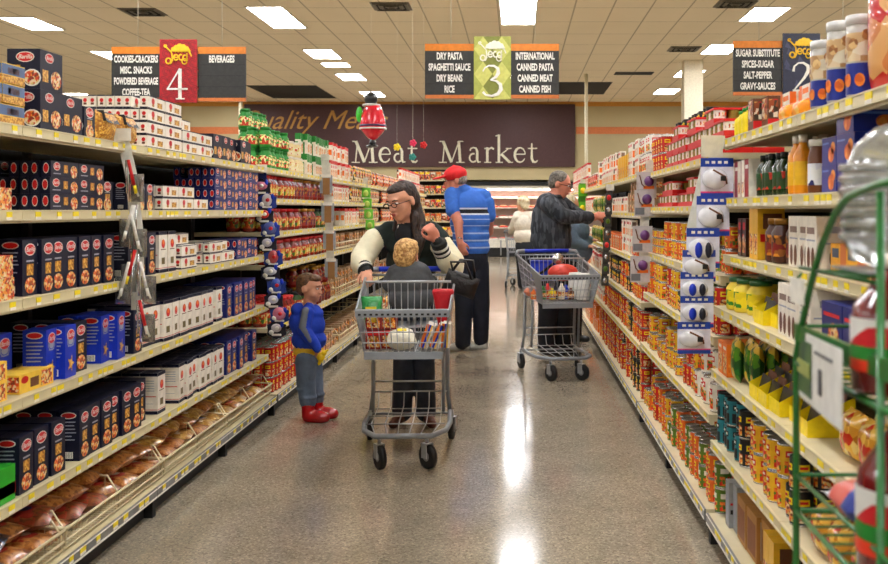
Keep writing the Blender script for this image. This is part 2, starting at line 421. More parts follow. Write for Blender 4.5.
# ---------------------------------------------------------------- hanging aisle signs
CHAR = mat('sign_charcoal', (.17, .17, .16), .5); SORG = mat('sign_orange', (.86, .50, .12), .5); SORG2 = mat('sign_orange_low', (.80, .45, .2), .5)
WIRE = mat('wire_pale', (.8, .78, .7), .4)
YG = 11.6; k = YG / F
def hang_sign(cx, num, left, right, colours, label, dy=0):
    """panel units are the photo's pixels at the sign's distance"""
    e = empty('aisle_sign', (P(cx, 0, YG).x, YG, P(0, 100 + dy, YG).z)); tag(e, label, 'sign', 'hanging aisle signs')
    def u(px, py, y=0): return ((px) * k, y, (100 - py) * k)
    for s, words in ((-1, left), (1, right)):
        x0, x1 = (-66, -17) if s < 0 else (20, 68)
        b = MB()
        b.box(u(x0, 95, -.012), u(x1, 51, .012), CHAR)
        b.box(u(x0, 51, -.016), u(x1, 44, .012), SORG); b.box(u(x0, 98.5, -.016), u(x1, 95, .012), SORG2)
        for i in range(1, 4): b.box(u(x0, 51 + 11 * i + .25, -.0135), u(x1, 51 + 11 * i - .25, -.012), BLK)
        b.build('text_panel', e)
        t = MB()
        for i, wd in enumerate(words):
            if not wd: continue
            mb = text_mb(wd, 9.6 * k, WHT, sx=.52, bold=.035)
            xs = [v[0] for v in mb.v]; wmax = (x1 - x0 - 5) * k; ww = max(xs) - min(xs); f = min(1, wmax / ww)
            c = u((x0 + x1) / 2, 56.6 + 11 * i, -.0145)
            t.merge(mb, Matrix.Translation(c) @ Matrix.Rotation(R(90), 4, 'X') @ Matrix.Scale(f, 4, (1, 0, 0)))
        t.build('lettering', e)
    c1, c2, c3 = colours
    b = MB(); b.box(u(-17, 100, -.045), u(20, 37, -.02), c1)
    yy = -.0465
    if num == 3:
        for i in range(-1, 4):
            for j in range(-1, 6):
                cx_, cy_ = -17 + 18.5 * i + (9.25 if j % 2 else 0), 37 + 12.5 * j
                pts = [(cx_ - 9.25, cy_), (cx_, cy_ + 12.5), (cx_ + 9.25, cy_), (cx_, cy_ - 12.5)]
                pts = [(min(20, max(-17, p)), min(100, max(37, q))) for p, q in pts]
                b.quad([u(p, q, yy) for p, q in pts], c2 if j % 2 else c3 if i % 2 else c1)
    elif num == 4:
        for i in range(5):
            for j in range(7):
                for rr in (4.0, 2.2):
                    ribbon(b, arc(-13 + 7.2 * i + (3 if j % 2 else 0) * .8, 42 + 9 * j, rr * .85, rr, 0, 300, 10), .8, c2, lambda p, q, kk: u(p, q, yy - (.001 if kk == 0 else 0)), 0)
    else:
        for i in range(9):
            x, y = random.uniform(-15, 12), random.uniform(40, 92)
            b.quad([u(x, y, yy), u(x + 5, y + 8, yy), u(x - 2, y + 6, yy)], c2)
    b.build('number_panel', e)
    wm = mat('logo_white', (.96, .95, .85), .5) if num == 3 else mat('logo_gold', (.98, .78, .1), .5)
    n = MB(); T = lambda p, q, kk: u(p, q, -.048 - (.012 if kk == 0 else 0))
    # the crest: heaped cart over looping letters and two wheels
    def S(pts, w): ribbon(n, [(-17 + p * .25, 37 + q * .25) for p, q in pts], [x * .25 for x in w] if isinstance(w, list) else w * .25, wm, T, 0)
    S([(24, 28), (48, 52)], 5); S(arc(24, 27, 5, 5, 0, 330, 8), 4)
    for i, (hx, hh) in enumerate(((58, 16), (70, 22), (83, 27), (96, 22), (110, 18))): S([(hx, 50), (hx + 2, 52 - hh), (hx + 10, 50)], [14, 9, 12])
    for i, (hx, hy, hr) in enumerate(((56, 40, 9), (68, 34, 11), (82, 30, 13), (96, 32, 12), (109, 38, 10), (75, 42, 10), (90, 42, 10))):
        n.add([u(-17 + (hx + hr * math.cos(t * .628)) * .25, 37 + (hy + hr * math.sin(t * .628)) * .25, -.061 - .0004 * i) for t in range(10)], [tuple(range(10))[::-1]], wm)
    S([(46, 46), (120, 46)], 6); S([(118, 46), (128, 68)], 5); S([(46, 48), (52, 62)], 4)
    S([(50, 58), (52, 84), (46, 96), (34, 98)], 5); S(arc(36, 86, 10, 11, 0, 350, 12), 5)
    S(arc(66, 72, 9, 11, 10, 330, 12), 5); S([(58, 72), (74, 72)], 4); S(arc(86, 72, 8, 11, 60, 320, 10), 5)
    S(arc(102, 74, 8, 11, 0, 350, 12), 5); S([(110, 56), (110, 86)], 5); S(arc(100, 88, 10, 11, 0, 350, 12), 4)
    n.build('crest', e)
    n = MB()
    def S(pts, w): ribbon(n, [(-17 + p * .25, 37 + q * .25) for p, q in pts], [x * .25 for x in w] if isinstance(w, list) else w * .25, WHT, T, 0)
    if num == 3:
        S([(36, 140), (44, 126), (60, 117), (80, 118), (96, 128), (98, 146), (88, 162), (66, 174)], [4, 6, 6, 8, 12, 15, 11, 4])
        S([(66, 174), (90, 178), (106, 192), (108, 212), (96, 230), (72, 238), (48, 234), (36, 222)], [4, 8, 14, 16, 13, 8, 8, 10])
    elif num == 4:
        S([(82, 118), (82, 236)], 13); S([(82, 116), (34, 196)], 5); S([(30, 198), (112, 198)], 7); S([(66, 237), (100, 237)], 5)
    else:
        S([(40, 152), (44, 132), (60, 119), (80, 118), (98, 130), (100, 150), (84, 178), (40, 230)], [10, 7, 6, 8, 13, 15, 10, 4]); S([(38, 230), (108, 230)], 11)
    n.build('number', e)
    for px in (-40, 44):
        MB().tube([u(px, 44), (px * k, 0, CEIL - e.location.z)], .004, WIRE, 5).build('hanging_wire', e)
mo = [mat('olive_mid', (.66, .68, .30), .5), mat('olive_pale', (.80, .80, .42), .5), mat('olive_dark', (.50, .52, .20), .5)]
mr_ = [mat('crimson', (.72, .09, .13), .5), mat('crimson_deep', (.52, .05, .10), .5), None]
mn = [mat('indigo', (.15, .16, .25), .5), mat('indigo_pale', (.26, .27, .38), .5), None]
hang_sign(491, 3, ['DRY PASTA', 'SPAGHETTI SAUCE', 'DRY BEANS', 'RICE'], ['INTERNATIONAL', 'CANNED PASTA', 'CANNED MEAT', 'CANNED FISH'], mo, 'hanging aisle sign with olive number 3 over the aisle')
hang_sign(178, 4, ['COOKIES-CRACKERS', 'MISC. SNACKS', 'POWDERED BEVERAGE', 'COFFEE-TEA'], ['BEVERAGES', '', '', ''], mr_, 'hanging aisle sign with red number 4 above left shelves', 3)
hang_sign(799, 2, ['SUGAR SUBSTITUTE', 'SPICES-SUGAR', 'SALT-PEPPER', 'GRAVY-SAUCES'], ['', '', '', ''], mn, 'hanging aisle sign with navy number 2 above right shelves', -3)
# dark green hanging board, upper right
gb = MB(); q0, q1 = P(848, 56, 7.0), P(915, -18, 7.0)
gb.add([(q0.x, 7, q0.z - .0), (q1.x + .9, 7, q0.z), (q1.x + .9, 7, q1.z + .5), (q1.x, 7, q1.z), (q0.x, 7.04, q0.z), (q1.x + .9, 7.04, q0.z), (q1.x + .9, 7.04, q1.z + .5), (q1.x, 7.04, q1.z)],
       [(0, 1, 2, 3), (7, 6, 5, 4), (0, 4, 5, 1), (1, 5, 6, 2), (2, 6, 7, 3), (3, 7, 4, 0)], mat('board_green', (.10, .19, .15), .6))
o = gb.build('hanging_board'); tag(o, 'dark green sloping board hanging above the right shelf end', 'sign')
MB().tube([(q1.x + .4, 7.02, q1.z + .25), (q1.x + .4, 7.02, CEIL)], .004, WIRE, 5).build('hanging_wire', o)

# ---------------------------------------------------------------- meat case at the back
CW = mat('case_white', (.90, .88, .82), .4); CG = mat('case_glow', (1, .93, .88), .5, emit=5.0, var=0); CINT = mat('case_interior', (.80, .70, .66), .5)
mc = empty('refrigerated_case', (0, 31.2, 0)); tag(mc, 'long white refrigerated meat case along the back wall', 'display case')
X0, X1 = -6.5, 3.6
b = MB(); b.box((X0, -.55, .28), (X1, .9, .50), CW); b.box((X0, .4, .5), (X1, .9, 2.25), CINT); b.box((X0, -.35, 2.02), (X1, .9, 2.25), CW); b.box((X0, -.55, .5), (X0 + .06, .4, 2.05), CW); b.box((X1 - .06, -.55, .5), (X1, .4, 2.05), CW); b.build('case_body', mc)
MB().box((X0, -.5, 0), (X1, .8, .28), KICK).build('kick_plate', mc)
MB().box((X0, -.40, 2.13), (X1, -.351, 2.25), BLK).build('header_band', mc)
MB().box((X0 + .1, -.3, 1.99), (X1 - .1, -.15, 2.019), CG).build('light_tube', mc)
for i in range(9):
    MB().box((X0 + 1.1 * i + .5, -.58, .05), (X0 + 1.1 * i + .54, -.551, .5), STEEL).build('bumper_post', mc)
mp = MB(); mp.box((-.13, -.09, 0), (.13, .09, .03), WHT); mp.ball((0, 0, .035), (.11, .075, .03), mat('meat_pink', (.86, .42, .38), .4), 8, 5)
mp2 = MB(); mp2.box((-.13, -.09, 0), (.13, .09, .03), RED); mp2.ball((0, 0, .035), (.11, .075, .03), mat('meat_orange', (.9, .6, .42), .4), 8, 5)
ms = [mp.mesh('meat_tray'), mp2.mesh('meat_tray')]
lv = [1.78, 1.48, 1.18, .88, .52]
for li, z in enumerate(lv[:4]):
    MB().box((X0 + .07, -.05 - .1 * li, z - .03), (X1 - .07, .4, z), CW).build('case_shelf', mc)
LN = ['top', 'second', 'third', 'fourth', 'bottom']
for li, z in enumerate(lv):
    for i in range(19):
        x = -3.6 + i * .29
        o = bpy.data.objects.new('meat_tray', random.choice(ms)); col.objects.link(o); o.location = (x, 31.35 - .1 * li, z + .001)
        tag(o, f'wrapped meat tray, {ordinal(i + 1)} from left, {LN[li]} shelf of the back case', 'food package', 'meat trays in the refrigerated case')
# ---------------------------------------------------------------- people
SKIN = mat('skin', (.84, .60, .48), .5, var=.05, scale=25); SKINR = mat('skin_ruddy', (.82, .52, .42), .5, var=.05, scale=25)
LIP = mat('lip', (.66, .30, .28), .5); EYEW = mat('eye_white', (.9, .88, .85), .3); EYED = mat('eye_dark', (.10, .07, .05), .3)
class Fig:
    def __init__(s): s.p = []
    def c(s, a, b, r0, r1, m): s.p.append(('c', Vector(a), Vector(b), r0, r1, m)); return s
    def e(s, c, r, m, rot=None, bias=0):
        M = Matrix.Translation(Vector(c)) @ (rot if rot is not None else Matrix.Identity(4))
        s.p.append(('e', M, Vector(r), m, bias)); return s
    def chain(s, pts, rs, m):
        for i in range(len(pts) - 1): s.c(pts[i], pts[i + 1], rs[i], rs[i + 1], m)
        return s
    def build(s, name, parent, root, voxel=.007, smooth=3):
        sph = bmesh.new(); bmesh.ops.create_icosphere(sph, subdivisions=3, radius=1); sv = [v.co.copy() for v in sph.verts]; sf = [tuple(v.index for v in f.verts) for f in sph.faces]; sph.free()
        bm = bmesh.new()
        for q in s.p:
            if q[0] == 'e':
                vs = [bm.verts.new(q[1] @ Vector((v.x * q[2].x, v.y * q[2].y, v.z * q[2].z))) for v in sv]
                fl = q[1].determinant() < 0
                for f in sf: bm.faces.new([vs[i] for i in (f[::-1] if fl else f)])
            else:
                _, a, b, r0, r1, m = q; t = bmesh.new()
                for c_, r_ in ((a, r0), (b, r1)):
                    for v in sv[:162]: t.verts.new(c_ + v * r_)
                t.verts.ensure_lookup_table()
                bmesh.ops.convex_hull(t, input=t.verts[:])
                for v in [v for v in t.verts if not v.link_faces]: t.verts.remove(v)
                t.verts.index_update(); vs = [bm.verts.new(v.co) for v in t.verts]
                for f in t.faces: bm.faces.new([vs[v.index] for v in f.verts])
                t.free()
        me = bpy.data.meshes.new('tmp'); bm.to_mesh(me); bm.free()
        o = bpy.data.objects.new('tmp', me); col.objects.link(o)
        r = o.modifiers.new('r', 'REMESH'); r.mode = 'VOXEL'; r.voxel_size = voxel
        sm = o.modifiers.new('s', 'SMOOTH'); sm.iterations = smooth; sm.factor = .5
        dg = bpy.context.evaluated_depsgraph_get()
        out = bpy.data.meshes.new_from_object(o.evaluated_get(dg)); bpy.data.objects.remove(o); bpy.data.meshes.remove(me)
        n = len(out.polygons); C = np.empty(n * 3); out.polygons.foreach_get('center', C); C = C.reshape(n, 3)
        best = np.full(n, 1e9); idx = np.zeros(n, int); ms = []
        for q in s.p:
            if q[0] == 'e':
                Mi = np.array(q[1].inverted()); L = C @ Mi[:3, :3].T + Mi[:3, 3]; rr = np.array(q[2])
                d = (np.linalg.norm(L / rr, axis=1) - 1) * min(rr) - q[4]; m = q[3]
            else:
                _, a, b, r0, r1, m = q; a = np.array(a); b = np.array(b); ab = b - a; t = np.clip(((C - a) @ ab) / max(1e-9, ab @ ab), 0, 1)
                d = np.linalg.norm(C - (a + t[:, None] * ab), axis=1) - (r0 + (r1 - r0) * t)
            if m not in ms: ms.append(m)
            k = d < best; best[k] = d[k]; idx[k] = ms.index(m)
        out.materials.clear()
        for m in ms: out.materials.append(m)
        out.polygons.foreach_set('material_index', idx.astype(np.int32)); out.polygons.foreach_set('use_smooth', [True] * n)
        V = np.empty(len(out.vertices) * 3); out.vertices.foreach_get('co', V); V = V.reshape(-1, 3) - np.array(root); out.vertices.foreach_set('co', V.ravel())
        out.name = name; out.update()
        ob = bpy.data.objects.new(name, out); col.objects.link(ob); ob.parent = parent
        return ob
def RZ(a): return Matrix.Rotation(R(a), 4, 'Z')
def RX(a): return Matrix.Rotation(R(a), 4, 'X')
def RY(a): return Matrix.Rotation(R(a), 4, 'Y')
def head(fig, c, yaw, pitch, size, skin, roll=0, child=False):
    """head faces -Y before yaw (about z) and pitch (down positive); size is height from crown to chin"""
    M = Matrix.Translation(Vector(c)) @ RZ(yaw) @ RY(roll) @ RX(pitch) @ Matrix.Scale(size / .225, 4)
    k = size / .225
    def E(p, r, m, b=0, rot=None):
        MM = M @ Matrix.Translation(Vector(p)) @ (rot if rot is not None else Matrix.Identity(4)); fig.p.append(('e', MM, Vector(r), m, b))
    def Cc(a, b_, r0, r1, m): fig.c(M @ Vector(a), M @ Vector(b_), r0 * k, r1 * k, m)
    E((0, .012, .03), (.076, .096, .086), skin); E((0, -.022, -.02), (.063, .068, .088), skin)
    E((0, -.05, -.083 if not child else -.075), (.034, .032, .026), skin)
    if child: E((.032, -.05, -.04), (.03, .03, .032), skin); E((-.032, -.05, -.04), (.03, .03, .032), skin)
    else: E((0, -.03, -.06), (.053, .05, .042), skin)
    Cc((0, -.084, .01), (0, -.103 if not child else -.094, -.026), .008, .0125 if not child else .010, skin)
    E((0, -.08, .03), (.045, .012, .012), skin)
    for s_ in (-1, 1):
        E((s_ * .076, .012, -.006), (.010, .020, .030), skin)
        E((s_ * .012, -.098, -.03), (.007, .008, .006), skin)
    E((0, -.088 if not child else -.08, -.056), (.022, .012, .010), skin)
    return M
def face(M, parent, root, brow=(.2, .12, .08), glasses=None, beard=None):
    T = Matrix.Translation(-Vector(root)) @ M
    def put(name, f, rotM=None):
        b = MB(); f(b); b2 = MB(); b2.merge(b, T); return b2.build(name, parent)
    for s_ in (-1, 1):
        def eye(b): b.ball((s_ * .030, -.0785, .008), (.0135, .010, .0075), EYEW, 10, 6); b.ball((s_ * .030, -.0865, .008), (.0055, .003, .0060), EYED, 8, 5)
        put('eye', eye)
        put('eyebrow', lambda b: b.tube([(s_ * .014, -.092, .026), (s_ * .030, -.091, .031), (s_ * .048, -.080, .026)], [.003, .0035, .002], mat('brow_%d' % int(brow[0] * 100), brow, .8), 6))
    put('mouth', lambda b: (b.ball((0, -.0965, -.052), (.020, .006, .0042), LIP, 10, 6), b.ball((0, -.095, -.0595), (.016, .006, .0048), LIP, 10, 6)))
    if glasses:
        gm = mat('spectacle_frame', glasses, .3, .3)
        def gl(b):
            for s_ in (-1, 1):
                b.tube([(s_ * .032 + .021 * math.cos(t / 10 * 2 * math.pi), -.104, .004 + .014 * math.sin(t / 10 * 2 * math.pi)) for t in range(10)], .0026, gm, 5, closed=True)
                b.tube([(s_ * .053, -.104, .008), (s_ * .074, -.06, .008), (s_ * .080, .01, .004)], .0026, gm, 5)
            b.tube([(-.011, -.104, .006), (.011, -.104, .006)], .0026, gm, 5)
        put('eyeglasses', gl)
def hand(fig, w, d, nrm, skin, thumb=1, curl=30, s=1.0):
    """w wrist, d finger direction, nrm back-of-hand normal; thumb +1/-1 side"""
    y = Vector(d).normalized(); z = (Vector(nrm) - y * Vector(nrm).dot(y)).normalized(); x = y.cross(z) * thumb
    M = Matrix((x, y, z)).transposed().to_4x4(); M = Matrix.Translation(Vector(w)) @ M @ Matrix.Scale(s, 4)
    fig.p.append(('e', M @ Matrix.Translation((0, .048, 0)), Vector((.040, .052, .0165)), skin, 0))
    for i, (bx, L) in enumerate(((.030, .066), (.011, .075), (-.009, .070), (-.028, .056))):
        p = Vector((bx, .088, .002)); a = 0
        for j, f in enumerate((.45, .32, .23)):
            a += R(curl); q = p + Vector((bx * .05, math.cos(a), -math.sin(a))) * L * f
            fig.c(M @ p, M @ q, (.0092 - .0008 * j) * s, (.0084 - .0008 * j) * s, skin); p = q
    t0 = Vector((.024, .018, -.004)); t1 = Vector((.048, .048, -.012)); t2 = Vector((.055, .074, -.022)); t3 = Vector((.050, .093, -.032))
    fig.c(M @ t0, M @ t1, .013 * s, .0115 * s, skin); fig.c(M @ t1, M @ t2, .011 * s, .0095 * s, skin); fig.c(M @ t2, M @ t3, .0095 * s, .008 * s, skin)
def hair_mesh(name, parts, m, parent, root, voxel=.008, bumpy=True):
    f = Fig()
    for p in parts:
        if p[0] == 'c': f.c(p[1], p[2], p[3], p[4], m)
        else: f.p.append(('e', p[1], Vector(p[2]), m, 0))
    return f.build(name, parent, root, voxel, 2)

def hairm(name, rgb, c2): return mat(name, rgb, .55, scale=60, bump=.5, bscale=70, col2=c2)

# --- woman pushing the front trolley
GREENJ = mat('wool_bottle_green', (.10, .15, .13), .9, bump=.3, bscale=14); CREAMJ = mat('leather_cream', (.86, .83, .70), .55, bump=.7, bscale=11, var=.06, scale=8)
JEAN = mat('denim_dark', (.20, .23, .29), .85, bump=.5, bscale=14, var=.15, scale=9); BTEE = mat('tee_black', (.07, .07, .08), .8); CUFFB = mat('cuff_black', (.06, .08, .07), .8); CUFFW = mat('cuff_white', (.85, .84, .8), .8)
SAND = mat('sandal_brown', (.40, .22, .16), .6)
def Q(px, py, Y): return P(px, py, Y)
root = Vector((-.68, 6.72, 0)); pe = empty('person', root); tag(pe, 'woman with glasses and long brown hair in green and cream varsity jacket', 'person')
f = Fig()
f.e(Q(413, 293, 6.74), (.165, .115, .13), JEAN)
for s_, hx, kx, ax in ((-1, 403, 404, 402), (1, 423, 424, 426)):
    f.chain([Q(hx, 298, 6.74), Q(kx, 358, 6.70), Q(ax, 412, 6.78)], [.092, .070, .066], JEAN)
    fx = -.025 if s_ < 0 else .03
    a = Q(ax, 417, 6.76); f.chain([Vector((a.x, 6.80, .04)), Vector((a.x + fx, 6.70, .032)), Vector((a.x + fx * 1.7, 6.62, .024))], [.035, .036, .03], SAND)
f.e(Q(412, 262, 6.68), (.17, .125, .17), GREENJ); f.e(Q(411, 240, 6.62), (.18, .115, .13), GREENJ, RX(-12)); f.e(Q(413, 285, 6.72), (.178, .13, .10), GREENJ)
f.c(Q(389, 231, 6.60), Q(431, 231, 6.60), .064, .064, GREENJ); f.e(Q(410, 226, 6.61), (.11, .08, .05), GREENJ)
f.c(Q(386, 234, 6.60), Q(378, 238, 6.60), .066, .07, GREENJ); f.c(Q(434, 234, 6.6), Q(439, 240, 6.58), .066, .072, GREENJ)
# sleeves
f.chain([Q(374, 240, 6.58), Q(363, 257, 6.50), Q(361, 264, 6.42), Q(364, 268, 6.36)], [.074, .078, .066, .05], CREAMJ); f.c(Q(364, 269, 6.36), Q(366, 271, 6.33), .043, .04, CUFFB)
hand(f, Q(366, 270, 6.33), (.15, -.7, -.35), (-.2, -.3, 1), SKIN, 1, 38)
f.chain([Q(440, 243, 6.58), Q(452, 262, 6.50), Q(452, 268, 6.44), Q(446, 260, 6.37), Q(443.5, 256, 6.35)], [.072, .080, .075, .062, .050], CREAMJ)
f.c(Q(441.5, 252, 6.33), Q(438, 242, 6.305), .040, .034, CUFFB)
hand(f, Q(437.5, 240, 6.3), (-.45, -.35, .8), (.5, -.75, .1), SKINR, -1, 55)
f.c(Q(408, 232, 6.57), Q(404, 214, 6.52), .062, .052, SKIN); f.e(Q(406, 234, 6.53), (.068, .06, .085), BTEE, bias=.006)
f.c(Q(399, 227, 6.50), Q(405, 243, 6.49), .014, .012, CUFFW) ; f.c(Q(421, 226, 6.52), Q(412, 243, 6.49), .018, .014, GREENJ)
M = head(f, Q(401.5, 201.8, 6.49), -36, 16, .236, SKIN, roll=-5)
f.build('body', pe, root, .007)
face(M, pe, root, (.15, .09, .06), glasses=(.15, .08, .07))
def cuff(a, b_, r, bands, parent, root, name='cuff'):
    a = Vector(a) - root; b_ = Vector(b_) - root; L = (b_ - a).length; q = (b_ - a).normalized().to_track_quat('Z', 'Y').to_matrix().to_4x4(); o = MB(); n = len(bands)
    for i, m in enumerate(bands): o.lathe([(r * .97, L * i / n), (r, L * (i + .3) / n), (r, L * (i + .7) / n), (r * .97, L * (i + 1) / n)], m, 18)
    t = MB(); t.merge(o, Matrix.Translation(a) @ q); t.build(name, parent)
cuff(Q(443.5, 255.5, 6.35), Q(438.3, 242, 6.30), .050, [CUFFB, CUFFW, CUFFB, CUFFW, CUFFB, CUFFB], pe, root)
cuff(Q(363.5, 266.5, 6.37), Q(366, 271, 6.33), .049, [CUFFB, CUFFW, CUFFB], pe, root)
HB = hairm('hair_brown', (.12, .075, .055), (.22, .14, .09))
def ME(p, r): return ('e', M @ Matrix.Translation(Vector(p)), r)
hair_mesh('hair', [ME((0, .034, .044), (.083, .093, .080)), ME((0, .06, .0), (.080, .075, .085)),
    ME((0, -.005, .082), (.064, .074, .036)), ('c', Q(412, 200, 6.56), Q(419, 222, 6.56), .05, .045), ('c', Q(419, 222, 6.56), Q(421, 240, 6.50), .045, .03), ('c', Q(421, 240, 6.50), Q(417, 262, 6.49), .03, .008), ('c', Q(414, 216, 6.50), Q(416, 246, 6.47), .03, .015),
    ('c', Q(397, 219, 6.57), Q(394, 230, 6.54), .022, .014)], HB, pe, root)

# --- toddler in the trolley seat, seen from behind
root = Vector((-.66, 6.12, 0)); cy = 6.12
GREYC = mat('coat_grey', (.30, .31, .32), .9, bump=.5, bscale=16, var=.1, scale=12); pe = empty('person', (root.x, root.y, .62)); root = Vector((root.x, root.y, .62))
tag(pe, 'blond toddler in grey coat sitting in front trolley seat, seen from behind', 'person')
f = Fig()
f.e(Q(410, 283, cy), (.125, .09, .14), GREYC); f.e(Q(410, 270, cy), (.115, .075, .06), GREYC); f.e(Q(411, 298, cy), (.14, .1, .09), GREYC)
f.e(Q(408, 264.5, cy + .01), (.075, .065, .022), GREYC)
f.c(Q(398, 270, cy), Q(421, 270, cy), .042, .042, GREYC)
f.chain([Q(395, 272, cy), Q(389, 284, cy + .04), Q(393, 289, cy + .14)], [.045, .045, .036], GREYC); f.chain([Q(423, 272, cy), Q(429, 285, cy + .04), Q(427, 289, cy + .14)], [.045, .045, .036], GREYC)
hand(f, Q(393, 289, cy + .14), (0, 1, 0), (0, 0, 1), SKIN, 1, 40, .55); hand(f, Q(427, 289, cy + .14), (0, 1, 0), (0, 0, 1), SKIN, -1, 40, .55)
for s_ in (402, 420):
    f.chain([Q(s_, 304, cy + .02), Vector((Q(s_, 300, cy).x, cy + .17, .82)), Vector((Q(s_, 300, cy).x, cy + .20, .66)), Vector((Q(s_, 300, cy).x, cy + .24, .645))], [.06, .045, .035, .028], JEAN)
f.c(Q(408, 268, cy), Q(408, 258, cy), .038, .036, SKIN)
M = head(f, Q(407.5, 255.5, cy + .005), 160, 4, .19, SKIN, child=True); f.build('body', pe, root, .006); face(M, pe, root, (.55, .40, .25))
BLO = hairm('hair_blond', (.66, .46, .24), (.90, .73, .46))
hair_mesh('hair', [ME((0, .022, .042), (.086, .098, .082)), ME((0, .05, -.005), (.083, .068, .085)), ME((0, .05, -.05), (.068, .05, .04)), ME((.0, -.03, .088), (.06, .05, .03))], BLO, pe, root, .006)

# --- standing child
yc = 6.87; root = Vector((P(311, 0, yc).x, yc, 0)); pe = empty('person', root); tag(pe, 'small child in blue hooded top, grey jeans and red boots by left shelves', 'person')
HOOD = mat('hoodie_blue', (.08, .24, .72), .85, bump=.4, bscale=16); HGREY = mat('hoodie_grey', (.42, .44, .47), .85); TEE = mat('tee_yellow', (.86, .70, .15), .8)
CJ = mat('denim_washed', (.36, .42, .50), .85, bump=.8, bscale=14, var=.12, scale=10); BOOT = mat('boot_red', (.72, .03, .08), .22, coat=.6)
f = Fig()
f.e(Q(310, 356, yc), (.085, .082, .065), CJ)
f.chain([Q(306, 361, yc - .05), Q(306, 380, yc - .05), Q(308, 401, yc - .06)], [.072, .064, .056], CJ); f.e(Q(306, 388, yc - .05), (.066, .066, .03), CJ); f.e(Q(308, 397, yc - .06), (.062, .062, .026), CJ); f.e(Q(316, 394, yc + .05), (.06, .06, .028), CJ); f.chain([Q(313, 361, yc + .05), Q(315, 380, yc + .04), Q(317, 399, yc + .05)], [.062, .055, .046], CJ)
for bx, by, yy in ((308, 399, yc - .07), (317, 397, yc + .05)):
    a = Q(bx, by, yy); f.chain([a, Vector((a.x, yy, .06)), Vector((a.x + .03, yy, .04))], [.042, .042, .045], BOOT); f.chain([Vector((a.x, yy, .042)), Vector((a.x + .085, yy - .01, .036)), Vector((a.x + .115, yy - .015, .034))], [.042, .042, .034], BOOT)
    f.c(Vector((a.x - .01, yy, .016)), Vector((a.x + .12, yy - .015, .016)), .016, .016, BOOT)
f.e(Q(308.5, 351, yc), (.104, .09, .05), TEE)
f.e(Q(308, 325, yc), (.115, .095, .115), HOOD); f.e(Q(309, 339.5, yc), (.118, .10, .08), HOOD); f.e(Q(311, 314, yc), (.085, .08, .06), HOOD)
f.e(Q(299, 310, yc + .01), (.055, .075, .05), HOOD, RY(20)); f.e(Q(298, 322, yc + .01), (.06, .08, .08), HOOD); f.c(Q(309, 308, yc - .05), Q(309, 308, yc + .05), .035, .035, HOOD)
f.e(Q(313.5, 308, yc), (.045, .055, .025), HOOD)
f.chain([Q(307, 313, yc - .075), Q(304, 330, yc - .10), Q(313, 342, yc - .12), Q(317, 348, yc - .12)], [.046, .044, .037, .030], HOOD)
f.c(Q(306, 311, yc - .098), Q(303, 327, yc - .122), .026, .026, HGREY); f.c(Q(303, 328, yc - .122), Q(311, 341, yc - .140), .024, .018, HGREY)
f.chain([Q(314, 313, yc + .08), Q(316, 330, yc + .1), Q(321, 343, yc + .05)], [.045, .042, .033], HOOD)
hand(f, Q(318, 349, yc - .12), (.25, 0, -1), (-.2, -1, 0), SKIN, 1, 35, .62); hand(f, Q(322, 345, yc + .05), (.3, -.3, -.8), (.8, .5, 0), SKIN, 1, 40, .6)
f.c(Q(309, 308, yc), Q(310, 297, yc), .042, .040, SKIN)
M = head(f, Q(310, 288.5, yc), 74, 4, .195, SKIN, child=True); f.build('body', pe, root, .006); face(M, pe, root, (.35, .22, .12))
HC_ = hairm('hair_light_brown', (.30, .19, .11), (.45, .31, .18))
hair_mesh('hair', [ME((0, .026, .042), (.080, .090, .080)), ME((0, .055, .0), (.073, .055, .065)), ME((0, -.028, .080), (.062, .058, .034))], HC_, pe, root, .006)
YT = mat('toy_yellow', (.95, .80, .08), .4)
g = Fig(); g.e(Q(321, 357, yc - .14), (.028, .022, .03), YT); g.e(Q(324, 353, yc - .14), (.018, .018, .018), YT); g.c(Q(321, 360, yc - .14), Q(319, 364, yc - .14), .014, .01, YT); g.c(Q(324, 352, yc - .14), Q(328, 350, yc - .14), .01, .007, YT)
te = g.build('toy', None, Vector((0, 0, 0)), .004); tag(te, 'small yellow toy held in hand of child in blue top', 'toy')

# --- man in red cap and blue striped polo
y0 = 10.2; root = Vector((P(468, 0, y0).x, y0, 0)); pe = empty('person', root); tag(pe, 'elderly man in red cap and blue striped polo, hand at back pocket', 'person')
zb = []
PB = (.20, .42, .78); base = [(0, PB)]
W_ = (.80, .84, .90)
for z in (1.02, 1.09, 1.16, 1.235, 1.30): base += [(z, (.62, .72, .88)), (z + .012, PB)]
base += [(1.345, W_), (1.362, (.05, .06, .10)), (1.40, W_), (1.418, PB)]
POLO = stripe_mat('polo_striped', base); POLOB = mat('polo_blue', PB, .8, bump=.3, bscale=12)
DJ = mat('denim_navy', (.09, .11, .17), .85, bump=.6, bscale=12, var=.2, scale=7); SHW = mat('trainer_white', (.82, .82, .80), .5); CAPR = mat('cap_red', (.86, .07, .10), .7)
GH = hairm('hair_grey', (.42, .38, .34), (.66, .62, .57))
f = Fig()
f.e(Q(471, 258, y0), (.17, .135, .16), DJ)
f.chain([Q(463, 266, y0), Q(464, 305, y0 - .02), Q(463, 342, y0)], [.115, .09, .078], DJ); f.chain([Q(478, 266, y0 + .03), Q(481, 303, y0 + .03), Q(481, 338, y0 + .08)], [.112, .088, .076], DJ)
for bx, yy in ((463, y0), (481, y0 + .08)):
    a = P(bx, 345, yy); f.chain([Vector((a.x + .03, yy, .05)), Vector((a.x - .06, yy + .03, .042)), Vector((a.x - .12, yy + .05, .035))], [.045, .042, .034], SHW)
